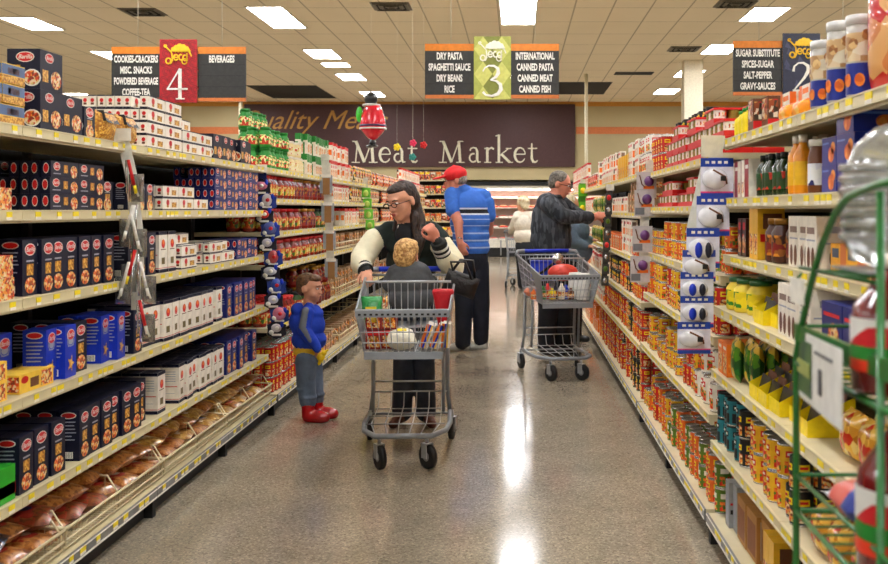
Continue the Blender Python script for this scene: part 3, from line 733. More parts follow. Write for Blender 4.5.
f.e(Q(471, 236, y0), (.185, .145, .2), POLO); f.e(Q(470, 222, y0), (.200, .145, .22), POLO); f.e(Q(468, 208, y0), (.195, .13, .2), POLO, RY(-6)); f.e(Q(472, 247, y0), (.178, .145, .13), POLO)
f.c(Q(453, 194, y0 - .02), Q(483, 197, y0 + .06), .085, .085, POLOB); f.e(Q(463, 190, y0), (.09, .08, .06), POLOB)
f.chain([Q(452, 195, y0 - .07), Q(452.5, 211, y0 - .13)], [.078, .066], POLOB)
f.chain([Q(453, 210, y0 - .13), Q(458, 222, y0 - .16), Q(460, 243, y0 - .20)], [.052, .048, .032], SKINR)
hand(f, Q(460, 242, y0 - .20), (.35, .1, -1), (-.2, -1, -.1), SKINR, -1, 25, 1.05)
f.chain([Q(487, 203, y0 + .05), Q(489, 216, y0 + .06)], [.075, .07], POLOB); f.chain([Q(489, 218, y0 + .06), Q(489, 232, y0 + .18), Q(484, 240, y0 + .32)], [.05, .045, .03], SKINR); hand(f, Q(484, 240, y0 + .32), (-.3, 0.3, -1), (.8, -.5, 0), SKINR, 1, 30)
f.c(Q(462, 190, y0), Q(457, 180, y0), .060, .056, SKINR)
M = head(f, Q(455, 180.5, y0 - .02), -84, 10, .245, SKINR); f.build('body', pe, root, .008); face(M, pe, root, (.5, .45, .4), glasses=(.3, .25, .2))
hair_mesh('hair', [ME((0, .045, .005), (.078, .07, .062)), ME((0, .03, .04), (.08, .085, .05))], GH, pe, root)
cp = Fig(); cp.p.append(('e', M @ Matrix.Translation((0, .012, .052)), Vector((.092, .108, .082)), CAPR, 0)); cp.p.append(('e', M @ Matrix.Translation((0, -.125, .050)) @ RX(4), Vector((.068, .080, .011)), CAPR, 0)); cp.p.append(('e', M @ Matrix.Translation((0, .012, .136)), Vector((.01, .01, .008)), CAPR, 0))
cp.build('cap', pe, root, .006)
b = MB(); b.tube([Q(458.6, 237.5, y0 - .245), Q(461.6, 238.5, y0 - .235), Q(462, 239, y0 - .19), Q(459, 238.6, y0 - .165), Q(457, 238, y0 - .2)], .006, SILV, 6, closed=True)
b.v = [tuple(Vector(v) - root) for v in b.v]; b.build('wristwatch', pe)

# --- man in dark checked shirt reaching to the shelf
y0 = 9.95; root = Vector((P(556, 0, y0).x, y0, 0)); pe = empty('person', root); tag(pe, 'grey-haired man in dark checked shirt reaching to the right shelf', 'person')
CHK = patch_mat('shirt_check', [(.20, .22, .25), (.26, .28, .31), (.16, .18, .21), (.32, .34, .37)], 38, .85, (1, 1, .35)); TRS = mat('trousers_black', (.07, .08, .11), .85, bump=.5, bscale=10)
nt = CHK.node_tree
n2 = nt.nodes.new('ShaderNodeTexNoise'); n2.inputs['Scale'].default_value = 9; bp = nt.nodes.new('ShaderNodeBump'); bp.inputs['Strength'].default_value = .5; bp.inputs['Distance'].default_value = .02
nt.links.new(n2.outputs['Fac'], bp.inputs['Height']); nt.links.new(bp.outputs['Normal'], nt.nodes['Principled BSDF'].inputs['Normal'])
BOOTK = mat('shoe_black', (.05, .045, .045), .4)
f = Fig()
f.e(Q(552, 262, y0), (.17, .15, .16), TRS)
f.chain([Q(547, 270, y0), Q(548, 308, y0 - .03), Q(546, 345, y0)], [.12, .095, .085], TRS); f.chain([Q(558, 270, y0 + .05), Q(562, 308, y0 + .06), Q(562, 343, y0 + .1)], [.12, .095, .085], TRS)
for bx, yy in ((546, y0), (562, y0 + .1)):
    a = P(bx, 345, yy); f.chain([Vector((a.x, yy, .05)), Vector((a.x + .1, yy - .05, .042)), Vector((a.x + .15, yy - .07, .035))], [.052, .05, .04], BOOTK)
f.e(Q(551, 240, y0), (.205, .17, .2), CHK); f.e(Q(551, 228, y0), (.20, .165, .24), CHK); f.e(Q(551, 217, y0), (.19, .15, .21), CHK, RY(8)); f.c(Q(546, 203, y0 - .06), Q(556, 200, y0 + .1), .095, .09, CHK)
f.chain([Q(549, 204, y0 - .15), Q(562, 216, y0 - .18), Q(572, 217, y0 - .15), Q(589, 217, y0 - .08)], [.088, .078, .068, .056], CHK)
f.chain([Q(590, 217, y0 - .08), Q(595, 216, y0 - .07)], [.034, .03], SKINR); hand(f, Q(594, 216, y0 - .07), (1, .1, .05), (0, -.8, .6), SKINR, -1, 22)
f.chain([Q(560, 203, y0 + .15), Q(575, 213, y0 + .16), Q(588, 219, y0 + .1)], [.085, .07, .055], CHK); hand(f, Q(589, 219, y0 + .1), (1, 0, .1), (0, .5, .8), SKINR, 1, 30)
f.c(Q(553, 199, y0), Q(557, 190, y0), .066, .062, SKINR); f.e(Q(554, 197, y0), (.085, .08, .04), CHK)
M = head(f, Q(560, 184.5, y0), 80, 16, .25, SKINR); f.build('body', pe, root, .008); face(M, pe, root, (.4, .36, .32), glasses=(.6, .55, .45))
hair_mesh('hair', [ME((0, .018, .040), (.080, .092, .080)), ME((0, .045, .0), (.078, .062, .062))], hairm('hair_iron_grey', (.28, .25, .22), (.48, .45, .41)), pe, root)

# --- person in pale blue jacket behind him
y0 = 10.9; root = Vector((P(576, 0, y0).x, y0, 0)); pe = empty('person', root); tag(pe, 'white-haired shopper in pale blue jacket bending behind man in checked shirt', 'person')
LB = mat('jacket_pale_blue', (.42, .50, .58), .85, bump=.6, bscale=10); f = Fig()
f.e(Q(573, 268, y0), (.17, .14, .15), TRS)
for hx in (568, 575): f.chain([Q(hx, 275, y0), Q(hx, 308, y0), Q(hx, 335, y0)], [.11, .08, .07], TRS); a = P(hx, 340, y0); f.c((a.x, y0, .045), (a.x + .12, y0 - .05, .04), .045, .035, BOOTK)
f.e(Q(575, 250, y0), (.19, .16, .17), LB); f.e(Q(574, 231, y0), (.17, .15, .17), LB, RY(10)); f.chain([Q(568, 224, y0 - .1), Q(573, 242, y0 - .14), Q(585, 246, y0 - .12)], [.075, .066, .05], LB); f.chain([Q(579, 224, y0 + .1), Q(583, 240, y0 + .12), Q(589, 240, y0 + .1)], [.07, .06, .05], LB)
hand(f, Q(586, 246, y0 - .12), (1, 0, 0), (0, 0, 1), SKIN, 1, 30, .9); hand(f, Q(590, 240, y0 + .1), (1, 0, 0), (0, 0, 1), SKIN, -1, 30, .9)
f.c(Q(570, 219, y0), Q(569, 210, y0), .055, .05, SKIN); M = head(f, Q(570, 206, y0), 80, 18, .225, SKIN); f.build('body', pe, root, .009); face(M, pe, root, (.7, .68, .6))
WH = hairm('hair_white', (.74, .66, .50), (.88, .84, .72))
hair_mesh('hair', [ME((0, .03, .035), (.092, .098, .09)), ME((0, .055, -.02), (.085, .06, .07))], WH, pe, root)

# --- white-haired woman far down the aisle
y0 = 18.0; root = Vector((P(524, 0, y0).x, y0, 0)); pe = empty('person', root); tag(pe, 'white-haired woman in cream cardigan walking away far down the aisle', 'person')
CRD = mat('cardigan_cream', (.84, .81, .74), .85, bump=.5, bscale=10); f = Fig()
f.e(Q(526, 246, y0), (.19, .15, .17), TRS)
for hx, dy in ((522, 0), (529, .15)): f.chain([Q(hx, 252, y0 + dy), Q(hx, 270, y0 + dy), Q(hx, 284, y0 + dy)], [.12, .09, .08], TRS); a = P(hx, 285, y0 + dy); f.c((a.x, y0 + dy + .04, .05), (a.x - .03, y0 + dy + .16, .04), .05, .04, BOOTK)
f.e(Q(525, 236, y0), (.205, .17, .17), CRD); f.e(Q(524, 224, y0), (.19, .15, .2), CRD); f.c(Q(518, 216, y0), Q(530, 216, y0), .09, .09, CRD)
f.chain([Q(517, 218, y0 - .03), Q(513, 228, y0 + .08), Q(511, 232, y0 + .3)], [.085, .075, .055], CRD); f.chain([Q(531, 218, y0 - .03), Q(534, 229, y0 + .08), Q(531, 233, y0 + .3)], [.085, .075, .055], CRD)
hand(f, Q(511, 232, y0 + .3), (0, 1, 0), (0, 0, 1), SKIN, 1, 35); hand(f, Q(531, 233, y0 + .3), (0, 1, 0), (0, 0, 1), SKIN, -1, 35)
f.c(Q(523, 214, y0), Q(522, 207, y0), .06, .055, SKIN); M = head(f, Q(522, 204, y0), -125, 10, .24, SKIN); f.build('body', pe, root, .01); face(M, pe, root, (.7, .68, .6))
hair_mesh('hair', [ME((0, .035, .035), (.1, .108, .098)), ME((0, .06, -.03), (.09, .065, .08))], WH, pe, root, .01)

# --- inflatable red figure hanging from the ceiling
YI = 13.5; root = P(372, 126, YI); pe = empty('inflatable_figure', root); tag(pe, 'inflatable red coat figure with black ball head hanging from the ceiling', 'balloon')
IR = mat('vinyl_red', (.86, .07, .16), .25, coat=.5); IB = mat('vinyl_black', (.06, .07, .08), .3, coat=.4); IW = mat('vinyl_white', (.88, .86, .84), .3); IG = mat('vinyl_green', (.25, .85, .25), .3, coat=.4); IP = mat('vinyl_purple', (.25, .12, .3), .4)
kk = YI / F
def px(a, b_): q = P(a, b_, YI); return Vector((q.x - root.x, 0, q.z - root.z))
b = MB(); c0 = px(373, 116)
b.lathe([(r * kk, (128 - y) * kk - (0)) for r, y in ((2, 133), (12.5, 130), (13.2, 127), (12.2, 120), (10, 112), (8.2, 106), (3, 104))], IR, 22, (c0.x, 0, root.z * 0 + px(0, 128).z)); b.build('coat', pe)
b = MB(); b.lathe([(10 * kk, 0), (13.3 * kk, .2 * kk), (13.3 * kk, 2.2 * kk), (11 * kk, 2.3 * kk)], IP, 22, (c0.x, 0, px(0, 127).z)); b.build('belt', pe)
b = MB(); b.lathe([(10 * kk, 0), (13.6 * kk, .2 * kk), (13.6 * kk, 1.6 * kk), (11 * kk, 1.7 * kk)], IW, 22, (c0.x, 0, px(0, 129.5).z)); b.build('hem_band', pe)
b = MB(); b.lathe([(5, -.6), (8.6, -.2), (9.3, .9), (8.2, 1.8), (4, 2)], IW, 20); b2 = MB(); b2.merge(b, Matrix.Translation(px(371.5, 106)) @ Matrix.Scale(kk, 4)); b2.build('collar', pe)
b = MB(); b.ball(px(371, 99), (6.8 * kk, 6.6 * kk, 7.0 * kk), IB, 18, 12); b.build('head', pe)
b = MB(); b.lathe([(2 * kk, 0), (4.5 * kk, 1.5 * kk), (7.5 * kk, 4.5 * kk), (11 * kk, 8.6 * kk), (11.6 * kk, 10 * kk)], IR, 20, (px(373, 0).x, 0, px(0, 140).z)); b.build('trousers', pe)
b = MB(); b.ball(px(372.5, 143), (3.6 * kk, 5 * kk, 3.2 * kk), IB, 14, 8); b.ball(px(369.5, 146.5), (3.6 * kk, 7 * kk, 1.8 * kk), IB, 14, 8); b.ball(px(375, 146), (3.2 * kk, 6 * kk, 1.7 * kk), IB, 14, 8); b.build('boot', pe)
b = MB(); b.ball(px(359.5, 114.5), (3.6 * kk, 3.6 * kk, 8 * kk), IG, 14, 10); b.build('mitten', pe)
b = MB(); b.tube([px(368, 110), px(364, 116), px(361, 118)], [4 * kk, 3.2 * kk, 2.6 * kk], IR, 10); b.ball(px(366, 119), (3 * kk, 3.4 * kk, 2.2 * kk), IW, 10, 8); b.build('arm', pe)
b = MB(); b.tube([px(371, 93), (px(371, 0).x, 0, CEIL - root.z)], .0012, WIRE, 5); b.build('hanging_wire', pe)
for (a, c_, m_, l) in ((397, 147, YEL, 'yellow'), (413, 143, mat('paper_pink', (.9, .15, .35), .5), 'pink'), (423.5, 145, RED, 'red'), (412.5, 157, mat('paper_teal', (.2, .6, .55), .5), 'teal')):
    q = P(a, c_, 14.0); b = MB()
    for t in range(5): b.ball((math.cos(t * 1.257) * .028, 0, math.sin(t * 1.257) * .028), (.024, .012, .024), m_, 8, 5)
    b.ball((0, 0, 0), (.02, .016, .02), m_, 8, 5); b.tube([(0, 0, .03), (0, 0, CEIL - q.z)], .0008, WIRE, 4)
    o = b.build('hanging_ornament', None, q); tag(o, f'small {l} flower ornament hanging on a thread before the wall sign', 'ornament')
# ---------------------------------------------------------------- shopping trolleys
CARTG = mat('trolley_grey_plastic', (.55, .57, .59), .4, var=.04); CHR = mat('trolley_wire', (.68, .69, .70), .35, .3, var=.04); HBLUE = mat('handle_blue', (.08, .2, .75), .4); RUB = mat('wheel_rubber', (.07, .07, .075), .6); HUB = mat('wheel_hub', (.55, .55, .55), .4)
def lerp(a, b, t): return tuple(a[i] + (b[i] - a[i]) * t for i in range(3))
def cart(loc, rz, label, seat_open=True):
    e = empty('shopping_trolley', loc, rz); tag(e, label, 'shopping cart', 'shopping trolleys')
    # corners: n nose, r rear ; b bottom, t top ; width half
    nb, rb, nt_, rt = (.205, -.40, .63), (.235, .32, .66), (.245, -.50, .87), (.275, .42, 1.0)
    def pt(u, v, w):  # u -1..1 across, v 0 nose..1 rear, w 0 bottom..1 top
        b_ = lerp(nb, rb, v); t_ = lerp(nt_, rt, v); q = lerp(b_, t_, w); return (q[0] * u, q[1], q[2])
    # basket wires
    g = MB()
    for i in range(15): u = -1 + 2 * i / 14; g.tube([pt(u, 0, 0), pt(u, 0, 1)], .0023, CHR, 4)
    for w in (.25, .5): g.tube([pt(-1, 0, w), pt(1, 0, w)], .003, CHR, 4)
    g.build('nose_grid', e)
    for s_ in (-1, 1):
        g = MB()
        for i in range(22): v = i / 21; g.tube([pt(s_, v, 0), pt(s_, v, 1)], .0023, CHR, 4)
        for w in (.2, .4, .6, .8): g.tube([pt(s_, 0, w), pt(s_, 1, w)], .003, CHR, 4)
        g.build('side_grid', e)
        # moulded side panel that sweeps up toward the handle
        g = MB(); o = .006 * s_
        a = [pt(s_, 0, 0), pt(s_, .30, 0), pt(s_, .22, .45), pt(s_, .42, .93), pt(s_, .30, 1.0), pt(s_, 0, 1.0)]
        g.add([(x + o, y, z) for x, y, z in a] + [(x - o * .2, y, z) for x, y, z in a], [(0, 1, 2, 3, 4, 5), (11, 10, 9, 8, 7, 6)] + [(i, i + 6, (i + 1) % 6 + 6, (i + 1) % 6) for i in range(6)], CARTG); g.build('side_panel', e)
    g = MB()
    for i in range(15): u = -1 + 2 * i / 14; g.tube([pt(u, 0, 0), pt(u, 1, 0)], .0023, CHR, 4)
    for i in range(18): v = i / 17; g.tube([pt(-1, v, 0), pt(1, v, 0)], .0023, CHR, 4)
    g.build('basket_floor', e)
    g = MB()
    for i in range(16): u = -1 + 2 * i / 15; g.tube([pt(u, 1, .02), pt(u, 1, 1)], .0023, CHR, 4)
    for w in (.33, .66): g.tube([pt(-1, 1, w), pt(1, 1, w)], .003, CHR, 4)
    g.build('rear_gate', e)
    # child seat partition
    g = MB()
    for i in range(13): u = -.86 + 1.72 * i / 12; g.tube([(u * .25, .05, .67), (u * .268, .03, .985)], .0030, CHR, 4)
    g.tube([(-.225, .05, .72), (.225, .05, .72)], .004, CHR, 5); g.tube([(-.25, .03, .985), (.25, .03, .985)], .008, CHR, 6)
    g.box((-.22, .05, .715), (.22, .36, .725), CARTG); g.build('child_seat', e)
    rim = MB(); pts = [pt(-1, 1, 1), pt(-1, .5, 1), pt(-1, 0, 1), pt(1, 0, 1), pt(1, .5, 1), pt(1, 1, 1)]; rim.tube(pts, .008, CARTG, 8); rim.tube([pt(-1, 1, 1), pt(1, 1, 1)], .007, CARTG, 8); rim.build('rim', e)
    band = MB(); band.box((-.248, -.51, .835), (.248, -.495, .872), CARTG); band.box((-.21, -.415, .60), (.21, -.40, .64), CARTG)
    for i in range(16): band.cbox((-.225 + i * .03, -.512, .850), (.014, .004, .010), KICK)
    band.build('nose_band', e)
    h = MB(); h.tube([(-.20, .455, 1.035), (.20, .455, 1.035)], .017, HBLUE, 10); h.build('handle', e)
    for s_ in (-1, 1):
        h = MB(); h.tube([(s_ * .20, .455, 1.035), (s_ * .265, .455, 1.03), (s_ * .28, .42, 1.0)], .017, CARTG, 8); h.build('handle_bracket', e)
        h = MB(); h.tube([(s_ * .225, .30, .66), (s_ * .225, .34, .30), (s_ * .24, .36, .17)], .013, CARTG, 8); h.build('rear_post', e)
        h = MB(); h.tube([(s_ * .205, .05, .63), (s_ * .205, .10, .22)], .010, CARTG, 8); h.build('front_post', e)
    h = MB(); h.tube([(-.24, .38, .17), (-.245, .0, .175), (-.225, -.25, .185), (-.15, -.42, .19), (.15, -.42, .19), (.225, -.25, .185), (.245, 0, .175), (.24, .38, .17)], .015, CARTG, 10); h.tube([(-.24, .30, .17), (.24, .30, .17)], .008, CARTG, 6); h.build('lower_frame', e)
    h = MB()
    for i in range(6): x = -.19 + .076 * i; h.tube([(x * .8, -.41, .20), (x, -.2, .21), (x, .28, .22), (x, .32, .30)], .0035, CHR, 5)
    for y in (-.22, 0, .22): h.tube([(-.22, y, .215), (.22, y, .215)], .0035, CHR, 5)
    h.tube([(-.22, .32, .30), (.22, .32, .30)], .005, CHR, 5); h.tube([(-.22, .33, .36), (.22, .33, .36)], .006, CHR, 5); h.build('bottom_rack', e)
    for x, y, rear in ((-.13, -.36, 0), (.13, -.36, 0), (-.25, .36, 1), (.25, .36, 1)):
        w = empty('caster', (x, y, 0), R([28, 40, 12, -10][(x > 0) + 2 * rear])); w.parent = e
        a = MB(); R0 = .067
        for pr, mm in (([(R0 - .016, -.016), (R0, -.012), (R0, .012), (R0 - .016, .016)], RUB), ([(.012, -.018), (R0 - .02, -.013), (R0 - .02, .013), (.012, .018)], HUB)):
            t = MB(); t.lathe(pr, mm, 20); a.merge(t, Matrix.Translation((0, 0, R0)) @ Matrix.Rotation(R(90), 4, 'Y'))
        a.build('wheel', w)
        a = MB()
        for s_ in (-1, 1): a.box((s_ * .022 - .002, -.014, R0 - .01), (s_ * .022 + .002, .03, .135), CHR)
        a.box((-.024, -.014, .13), (.024, .034, .137), CHR); a.tube([(0, .01, .137), (0, .01, .175)], .010, CHR, 8); a.build('fork', w)
    return e
c1 = cart((-.63, 5.93, 0), R(3), 'front grey shopping trolley with toddler in seat, pushed by woman in varsity jacket')
c2 = cart((.345, 8.80, 0), R(10), 'grey shopping trolley before man in checked shirt, holding blue cooler bag')
c3 = cart((P(520, 0, 18.7).x, 18.75, 0), R(180), 'distant shopping trolley pushed by woman in cream cardigan')
# groceries
def box_item(name, dims, decals, loc, rz=0, label='', cat='grocery', group=None, tilt=None, base=OFFW):
    b = MB(); w, d, h = dims; b.box((-w / 2, -d / 2, 0), (w / 2, d / 2, h), base)
    for (x0, x1, z0, z1, m) in decals: b.quad([(x0 * w - w / 2, -d / 2 - .0008, z0 * h), (x1 * w - w / 2, -d / 2 - .0008, z0 * h), (x1 * w - w / 2, -d / 2 - .0008, z1 * h), (x0 * w - w / 2, -d / 2 - .0008, z1 * h)], m)
    o = b.build(name, None, loc, (tilt or 0 if not isinstance(tilt, tuple) else tilt[0], 0 if not isinstance(tilt, tuple) else tilt[1], rz)); tag(o, label, cat, group); return o
zf = .645
def PX(px_, y): return (px_ - VX) / F * y
yb = 5.63
for i, dz in enumerate((0, .105)):
    for j in range(2 if i == 0 else 2):
        box_item('sauce_box', (.085, .08, .10), [(0, 1, .75, 1, RED), (.1, .9, .1, .7, FOOD), (.3, .7, .4, .7, YEL)], (PX(374 + 15 * j, yb), yb + .02 * j, zf + dz), .05, f'{"red" if i == 0 else "yellow topped"} patterned grocery box, {"left" if j == 0 else "right"} of the {"lower" if i == 0 else "upper"} pair in front trolley', 'grocery', base=mat('carton_maroon', (.55, .08, .06), .5))
b = MB(); b.pillow(.12, .20, .07, mat('bag_green', (.12, .55, .25), .3, coat=.4, bump=.5), axis='y'); b.cbox((0, -.03, .12), (.06, .015, .04), YEL); o = b.build('snack_bag', None, (PX(371, 5.78), 5.78, zf + .07), (R(-6), 0, .1)); tag(o, 'green snack bag with yellow patch standing in front trolley', 'bag')
b = MB(); b.pillow(.16, .14, .11, mat('bag_white', (.90, .88, .80), .4, bump=.5, bscale=20), rnd=.1); b.cbox((.0, -.02, .112), (.05, .03, .004), YEL); o = b.build('bread_bag', None, (PX(401, yb), yb, zf), (R(12), 0, .2)); tag(o, 'white plastic food bag lying in the middle of front trolley', 'bag')
for j, (x, a) in enumerate(((424, 20), (434, 24), (446, 3))):
    box_item('cracker_box', (.045, .15, .13), [(0, .35, 0, 1, ORG), (.35, .6, 0, 1, BLUE), (.6, .8, 0, 1, YB)], (PX(x, yb), yb, zf + .012), 0, f'{["leftmost", "middle", "rightmost"][j]} of three orange blue striped boxes in front trolley', 'box', 'striped boxes in the front trolley', (0, R(a)))
b = MB(); b.lathe([(.025, 0), (.035, .05), (.05, .15), (.062, .2), (.055, .215)], mat('bag_red', (.75, .05, .12), .45, bump=.6, bscale=18), 14, sx=1, sy=.6); o = b.build('hanging_bag', None, (PX(443, 5.80), 5.80, .74)); tag(o, 'bright red cloth bag hanging inside front trolley, right side', 'bag')
PURSE = mat('purse_black', (.09, .07, .07), .45, bump=.4)
b = MB(); b.pillow(.20, .13, .10, PURSE, axis='y'); b.tube([(-.08, 0, .10), (-.05, -.03, .2), (.02, -.03, .22), (.07, 0, .12)], .009, PURSE, 6); b.tube([(-.06, 0, .11), (-.1, -.04, .17), (-.02, -.05, .2), (.08, -.02, .08)], .008, PURSE, 6)
o = b.build('handbag', None, (PX(457, 6.1), 6.12, .90), (0, R(20), 0)); tag(o, 'black strapped handbag hanging at right end of front trolley handle', 'bag')
# second trolley
zf = .655; y2 = 8.6
b = MB(); b.box((-.11, -.07, 0), (.11, .07, .15), mat('cooler_blue', (.10, .25, .85), .5)); b.box((-.115, -.075, .15), (.115, .075, .17), mat('cooler_lid', (.08, .2, .7), .5)); b.tube([(-.1, -.076, .02), (-.0, -.08, .08), (.1, -.076, .16)], .012, KICK, 6); o = b.build('cooler_bag', None, (PX(543, 8.95), 8.97, .79)); tag(o, 'bright blue cooler bag with black strap in second trolley', 'bag')
b = MB(); b.ball((0, 0, .07), (.13, .09, .075), mat('bag_orange_red', (.85, .25, .18), .35, bump=.8, bscale=22), 14, 10); o = b.build('produce_bag', None, (PX(563, 8.75), 8.75, .80)); tag(o, 'orange red produce bag heaped at back of second trolley', 'bag')
b = MB(); b.ball((0, 0, .055), (.055, .055, .055), SILV, 12, 8); o = b.build('foil_parcel', None, (PX(558, 8.82), 8.86, .92)); tag(o, 'round silver foil parcel above orange red bag in second trolley', 'parcel')
b = MB(); b.lathe([(.05, 0), (.055, .01), (.055, .21), (.05, .22)], mat('paper_roll_white', (.9, .9, .88), .6), 16); o = b.build('paper_roll', None, (PX(583, 8.55), 8.55, zf)); tag(o, 'tall white paper roll at right side of second trolley', 'paper roll')
o = b.build('paper_roll', None, (PX(575, 8.68), 8.68, zf)); tag(o, 'white paper roll behind the tall one in second trolley', 'paper roll')
for i in range(9):
    x = 534 + i * 4.6; cc = [ORG, BLUE, GRN, RED, YEL, NAVY, OFFW, BLUE, BROWN][i]
    b = MB(); h = random.uniform(.08, .15); b.lathe([(.026, 0), (.028, .01), (.028, h * .7), (.012, h * .85), (.012, h)], cc, 12); b.lathe([(.0285, h * .2), (.0285, h * .5)], FOOD, 12, caps=False)
    o = b.build('bottle', None, (PX(x, y2), y2 + .06 * (i % 2), zf)); tag(o, f'small grocery bottle, {ordinal(i + 1)} from left in second trolley', 'bottle', 'bottles in the second trolley')
b = MB(); b.pillow(.14, .12, .08, mat('bag_peach', (.86, .5, .35), .4), rnd=.1); o = b.build('food_bag', None, (PX(533, 8.85), 8.88, zf), (0, 0, .3)); tag(o, 'peach coloured food bag at left side of second trolley', 'bag')
# ---------------------------------------------------------------- gondola shelving
SH = {}   # (side, level) -> z
LVL = ['top', 'second', 'third', 'fourth', 'fifth', 'sixth', 'lowest']
LEFT_NEAR = [(1.691, 1.70), (1.40, 1.70), (1.097, 1.70), (.757, 1.70), (.417, 1.70)]
LEFT_FAR = [(1.691, 1.70), (1.482, 1.70), (1.247, 1.70), (1.016, 1.70), (.584, 1.70)]
R_NEAR = [(1.696, .87), (1.45, .87), (1.215, .87), (1.0, .83), (.735, .82), (.436, .817)]
R_MID = [(1.645, .87), (1.42, .87), (1.12, .87), (.86, .84), (.53, .82)]
R_FAR = [(1.66, .87), (1.38, .87), (1.06, .85), (.78, .83), (.50, .82)]
TAGR = []
RAILG = mat('base_rail_grey', (.50, .50, .49), .35, .3)
def gondola(side, y0, y1, levels, base_x, base_z, back_x, label, step=1.22, tags=True, far=False):
    s = -1 if side == 'L' else 1
    e = empty('gondola_shelving', (s * back_x, (y0 + y1) / 2, 0)); tag(e, label, 'shelving', 'aisle gondola shelving')
    yc = (y0 + y1) / 2
    def B(x0, x1, ya, yb_, z0, z1, m, b):  # x as distances from the aisle axis
        a, c = sorted((s * x0 - s * back_x, s * x1 - s * back_x)); b.box((a, ya - yc, z0), (c, yb_ - yc, z1), m); return b
    b = MB(); B(back_x, back_x + .04, y0, y1, .02, levels[0][0] + .02, DARK, b); b.build('back_panel', e)
    b = MB(); B(base_x + .05, back_x, y0, y1, .0, base_z - .06, KICK, b); b.build('kick_plate', e)
    n = max(1, round((y1 - y0) / step)); d = (y1 - y0) / n
    for i in range(n + 1):
        y = y0 + d * i; b = MB(); B(back_x - .03, back_x, y - .02, y + .02, .05, levels[0][0], KICK, b); b.build('upright', e)
        if 0 < i < n + 1 and not far:
            b = MB(); B(base_x + .01, base_x + .05, y - .02, y + .02, 0, base_z - .05, KICK, b); b.build('foot', e)
    for li, (z, x) in enumerate(levels + [(base_z, base_x)]):
        isb = li == len(levels)
        for i in range(n):
            ya, yb_ = y0 + d * i + .002, y0 + d * (i + 1) - .002
            b = MB(); B(x + .004, back_x - .03, ya, yb_, z - .03, z - .001, CREAM, b)
            if not isb: B(x + .004, x + .02, ya, yb_, z - .045, z - .03, CREAM, b)
            sh = b.build('shelf', e)
            b = MB(); hh = .037 if not isb else .048; B(x - .004, x + .004, ya, yb_, z - hh, z, RAILM if not isb else RAILG, b)
            if isb: B(x - .006, x - .004, ya, yb_, z - .008, z - .003, WHT, b); B(x - .006, x - .004, ya, yb_, z - hh + .003, z - hh + .01, WHT, b)
            else: B(x - .0065, x - .004, ya, yb_, z - .006, z - .001, CREAM, b); B(x - .0065, x - .004, ya, yb_, z - hh, z - hh + .005, CREAM, b)
            b.build('price_rail', sh)
            y = ya + random.uniform(.03, .1); k = 0; allt = MB()
            while y < yb_ - .07 and tags:
                w = random.choice((.035, .04, .05)); t = allt if (far or len(TAGR) > 180) else MB()
                B(x - .0066, x - .0042, y, y + w, z - .024, z - .006, YEL, t); B(x - .0066, x - .0042, y, y + w, z - .034, z - .024, OFFW, t)
                if t is not allt: t.build('price_tag', sh); TAGR.append(1)
                y += w + random.choice((.015, .06, .10, .13))
            if allt.v: o = allt.build('price_tag', sh); o['kind'] = 'stuff'
    return e
gondola('L', 1.2, 7.03, LEFT_NEAR, 1.645, .133, 2.25, 'cream shelving nearest on left, stocked with navy and white pasta boxes')
gondola('L', 7.08, 13.1, LEFT_FAR, 1.645, .133, 2.25, 'cream shelving on left beside small child, stocked with sauce jars')
gondola('L', 13.15, 19.3, LEFT_FAR, 1.645, .133, 2.25, 'cream shelving on left behind woman, running to far end', far=True)
gondola('R', .9, 4.33, R_NEAR, .80, .128, 1.40, 'cream shelving nearest on right behind green wire rack')
gondola('R', 4.38, 6.82, R_MID, .80, .128, 1.40, 'cream shelving on right between ladle strip and purple gadget strip')
gondola('R', 6.87, 16.6, R_FAR, .80, .128, 1.40, 'cream shelving on far right beside man in checked shirt', far=True)

# ---------------------------------------------------------------- packaged goods
KIND = {}
PUT = []
def kind(key, name, desc, cat, dims, mb, part=None, up=True):
    KIND[key] = dict(name=name, desc=desc, cat=cat, d=dims[0], w=dims[1], h=dims[2], mb=mb, part=part, me=None)
def q4(b, face, d, w, h, x0, x1, z0, z1, m, o=.0006):
    """decal on a box face in 0..1 face coordinates; front +x, side -y and +y, top"""
    if face == 'f': b.quad([(d / 2 + o, -w / 2 + x0 * w, z0 * h), (d / 2 + o, -w / 2 + x1 * w, z0 * h), (d / 2 + o, -w / 2 + x1 * w, z1 * h), (d / 2 + o, -w / 2 + x0 * w, z1 * h)], m)
    if face == 's':
        for s_ in (-1, 1):
            f = [(-d / 2 + x0 * d, s_ * (w / 2 + o), z0 * h), (-d / 2 + x1 * d, s_ * (w / 2 + o), z0 * h), (-d / 2 + x1 * d, s_ * (w / 2 + o), z1 * h), (-d / 2 + x0 * d, s_ * (w / 2 + o), z1 * h)]
            b.quad(f if s_ < 0 else f[::-1], m)
def ov(b, face, d, w, h, x, z, ru, rv, m, o=.0009):
    if face == 'f': b.disc((d / 2 + o, -w / 2 + x * w, z * h), (0, 1, 0), (0, 0, 1), ru, rv, m)
    else:
        for s_ in (-1, 1): b.disc((-d / 2 + x * d, s_ * (w / 2 + o), z * h), (1, 0, 0) if s_ < 0 else (-1, 0, 0), (0, 0, 1), ru, rv, m)
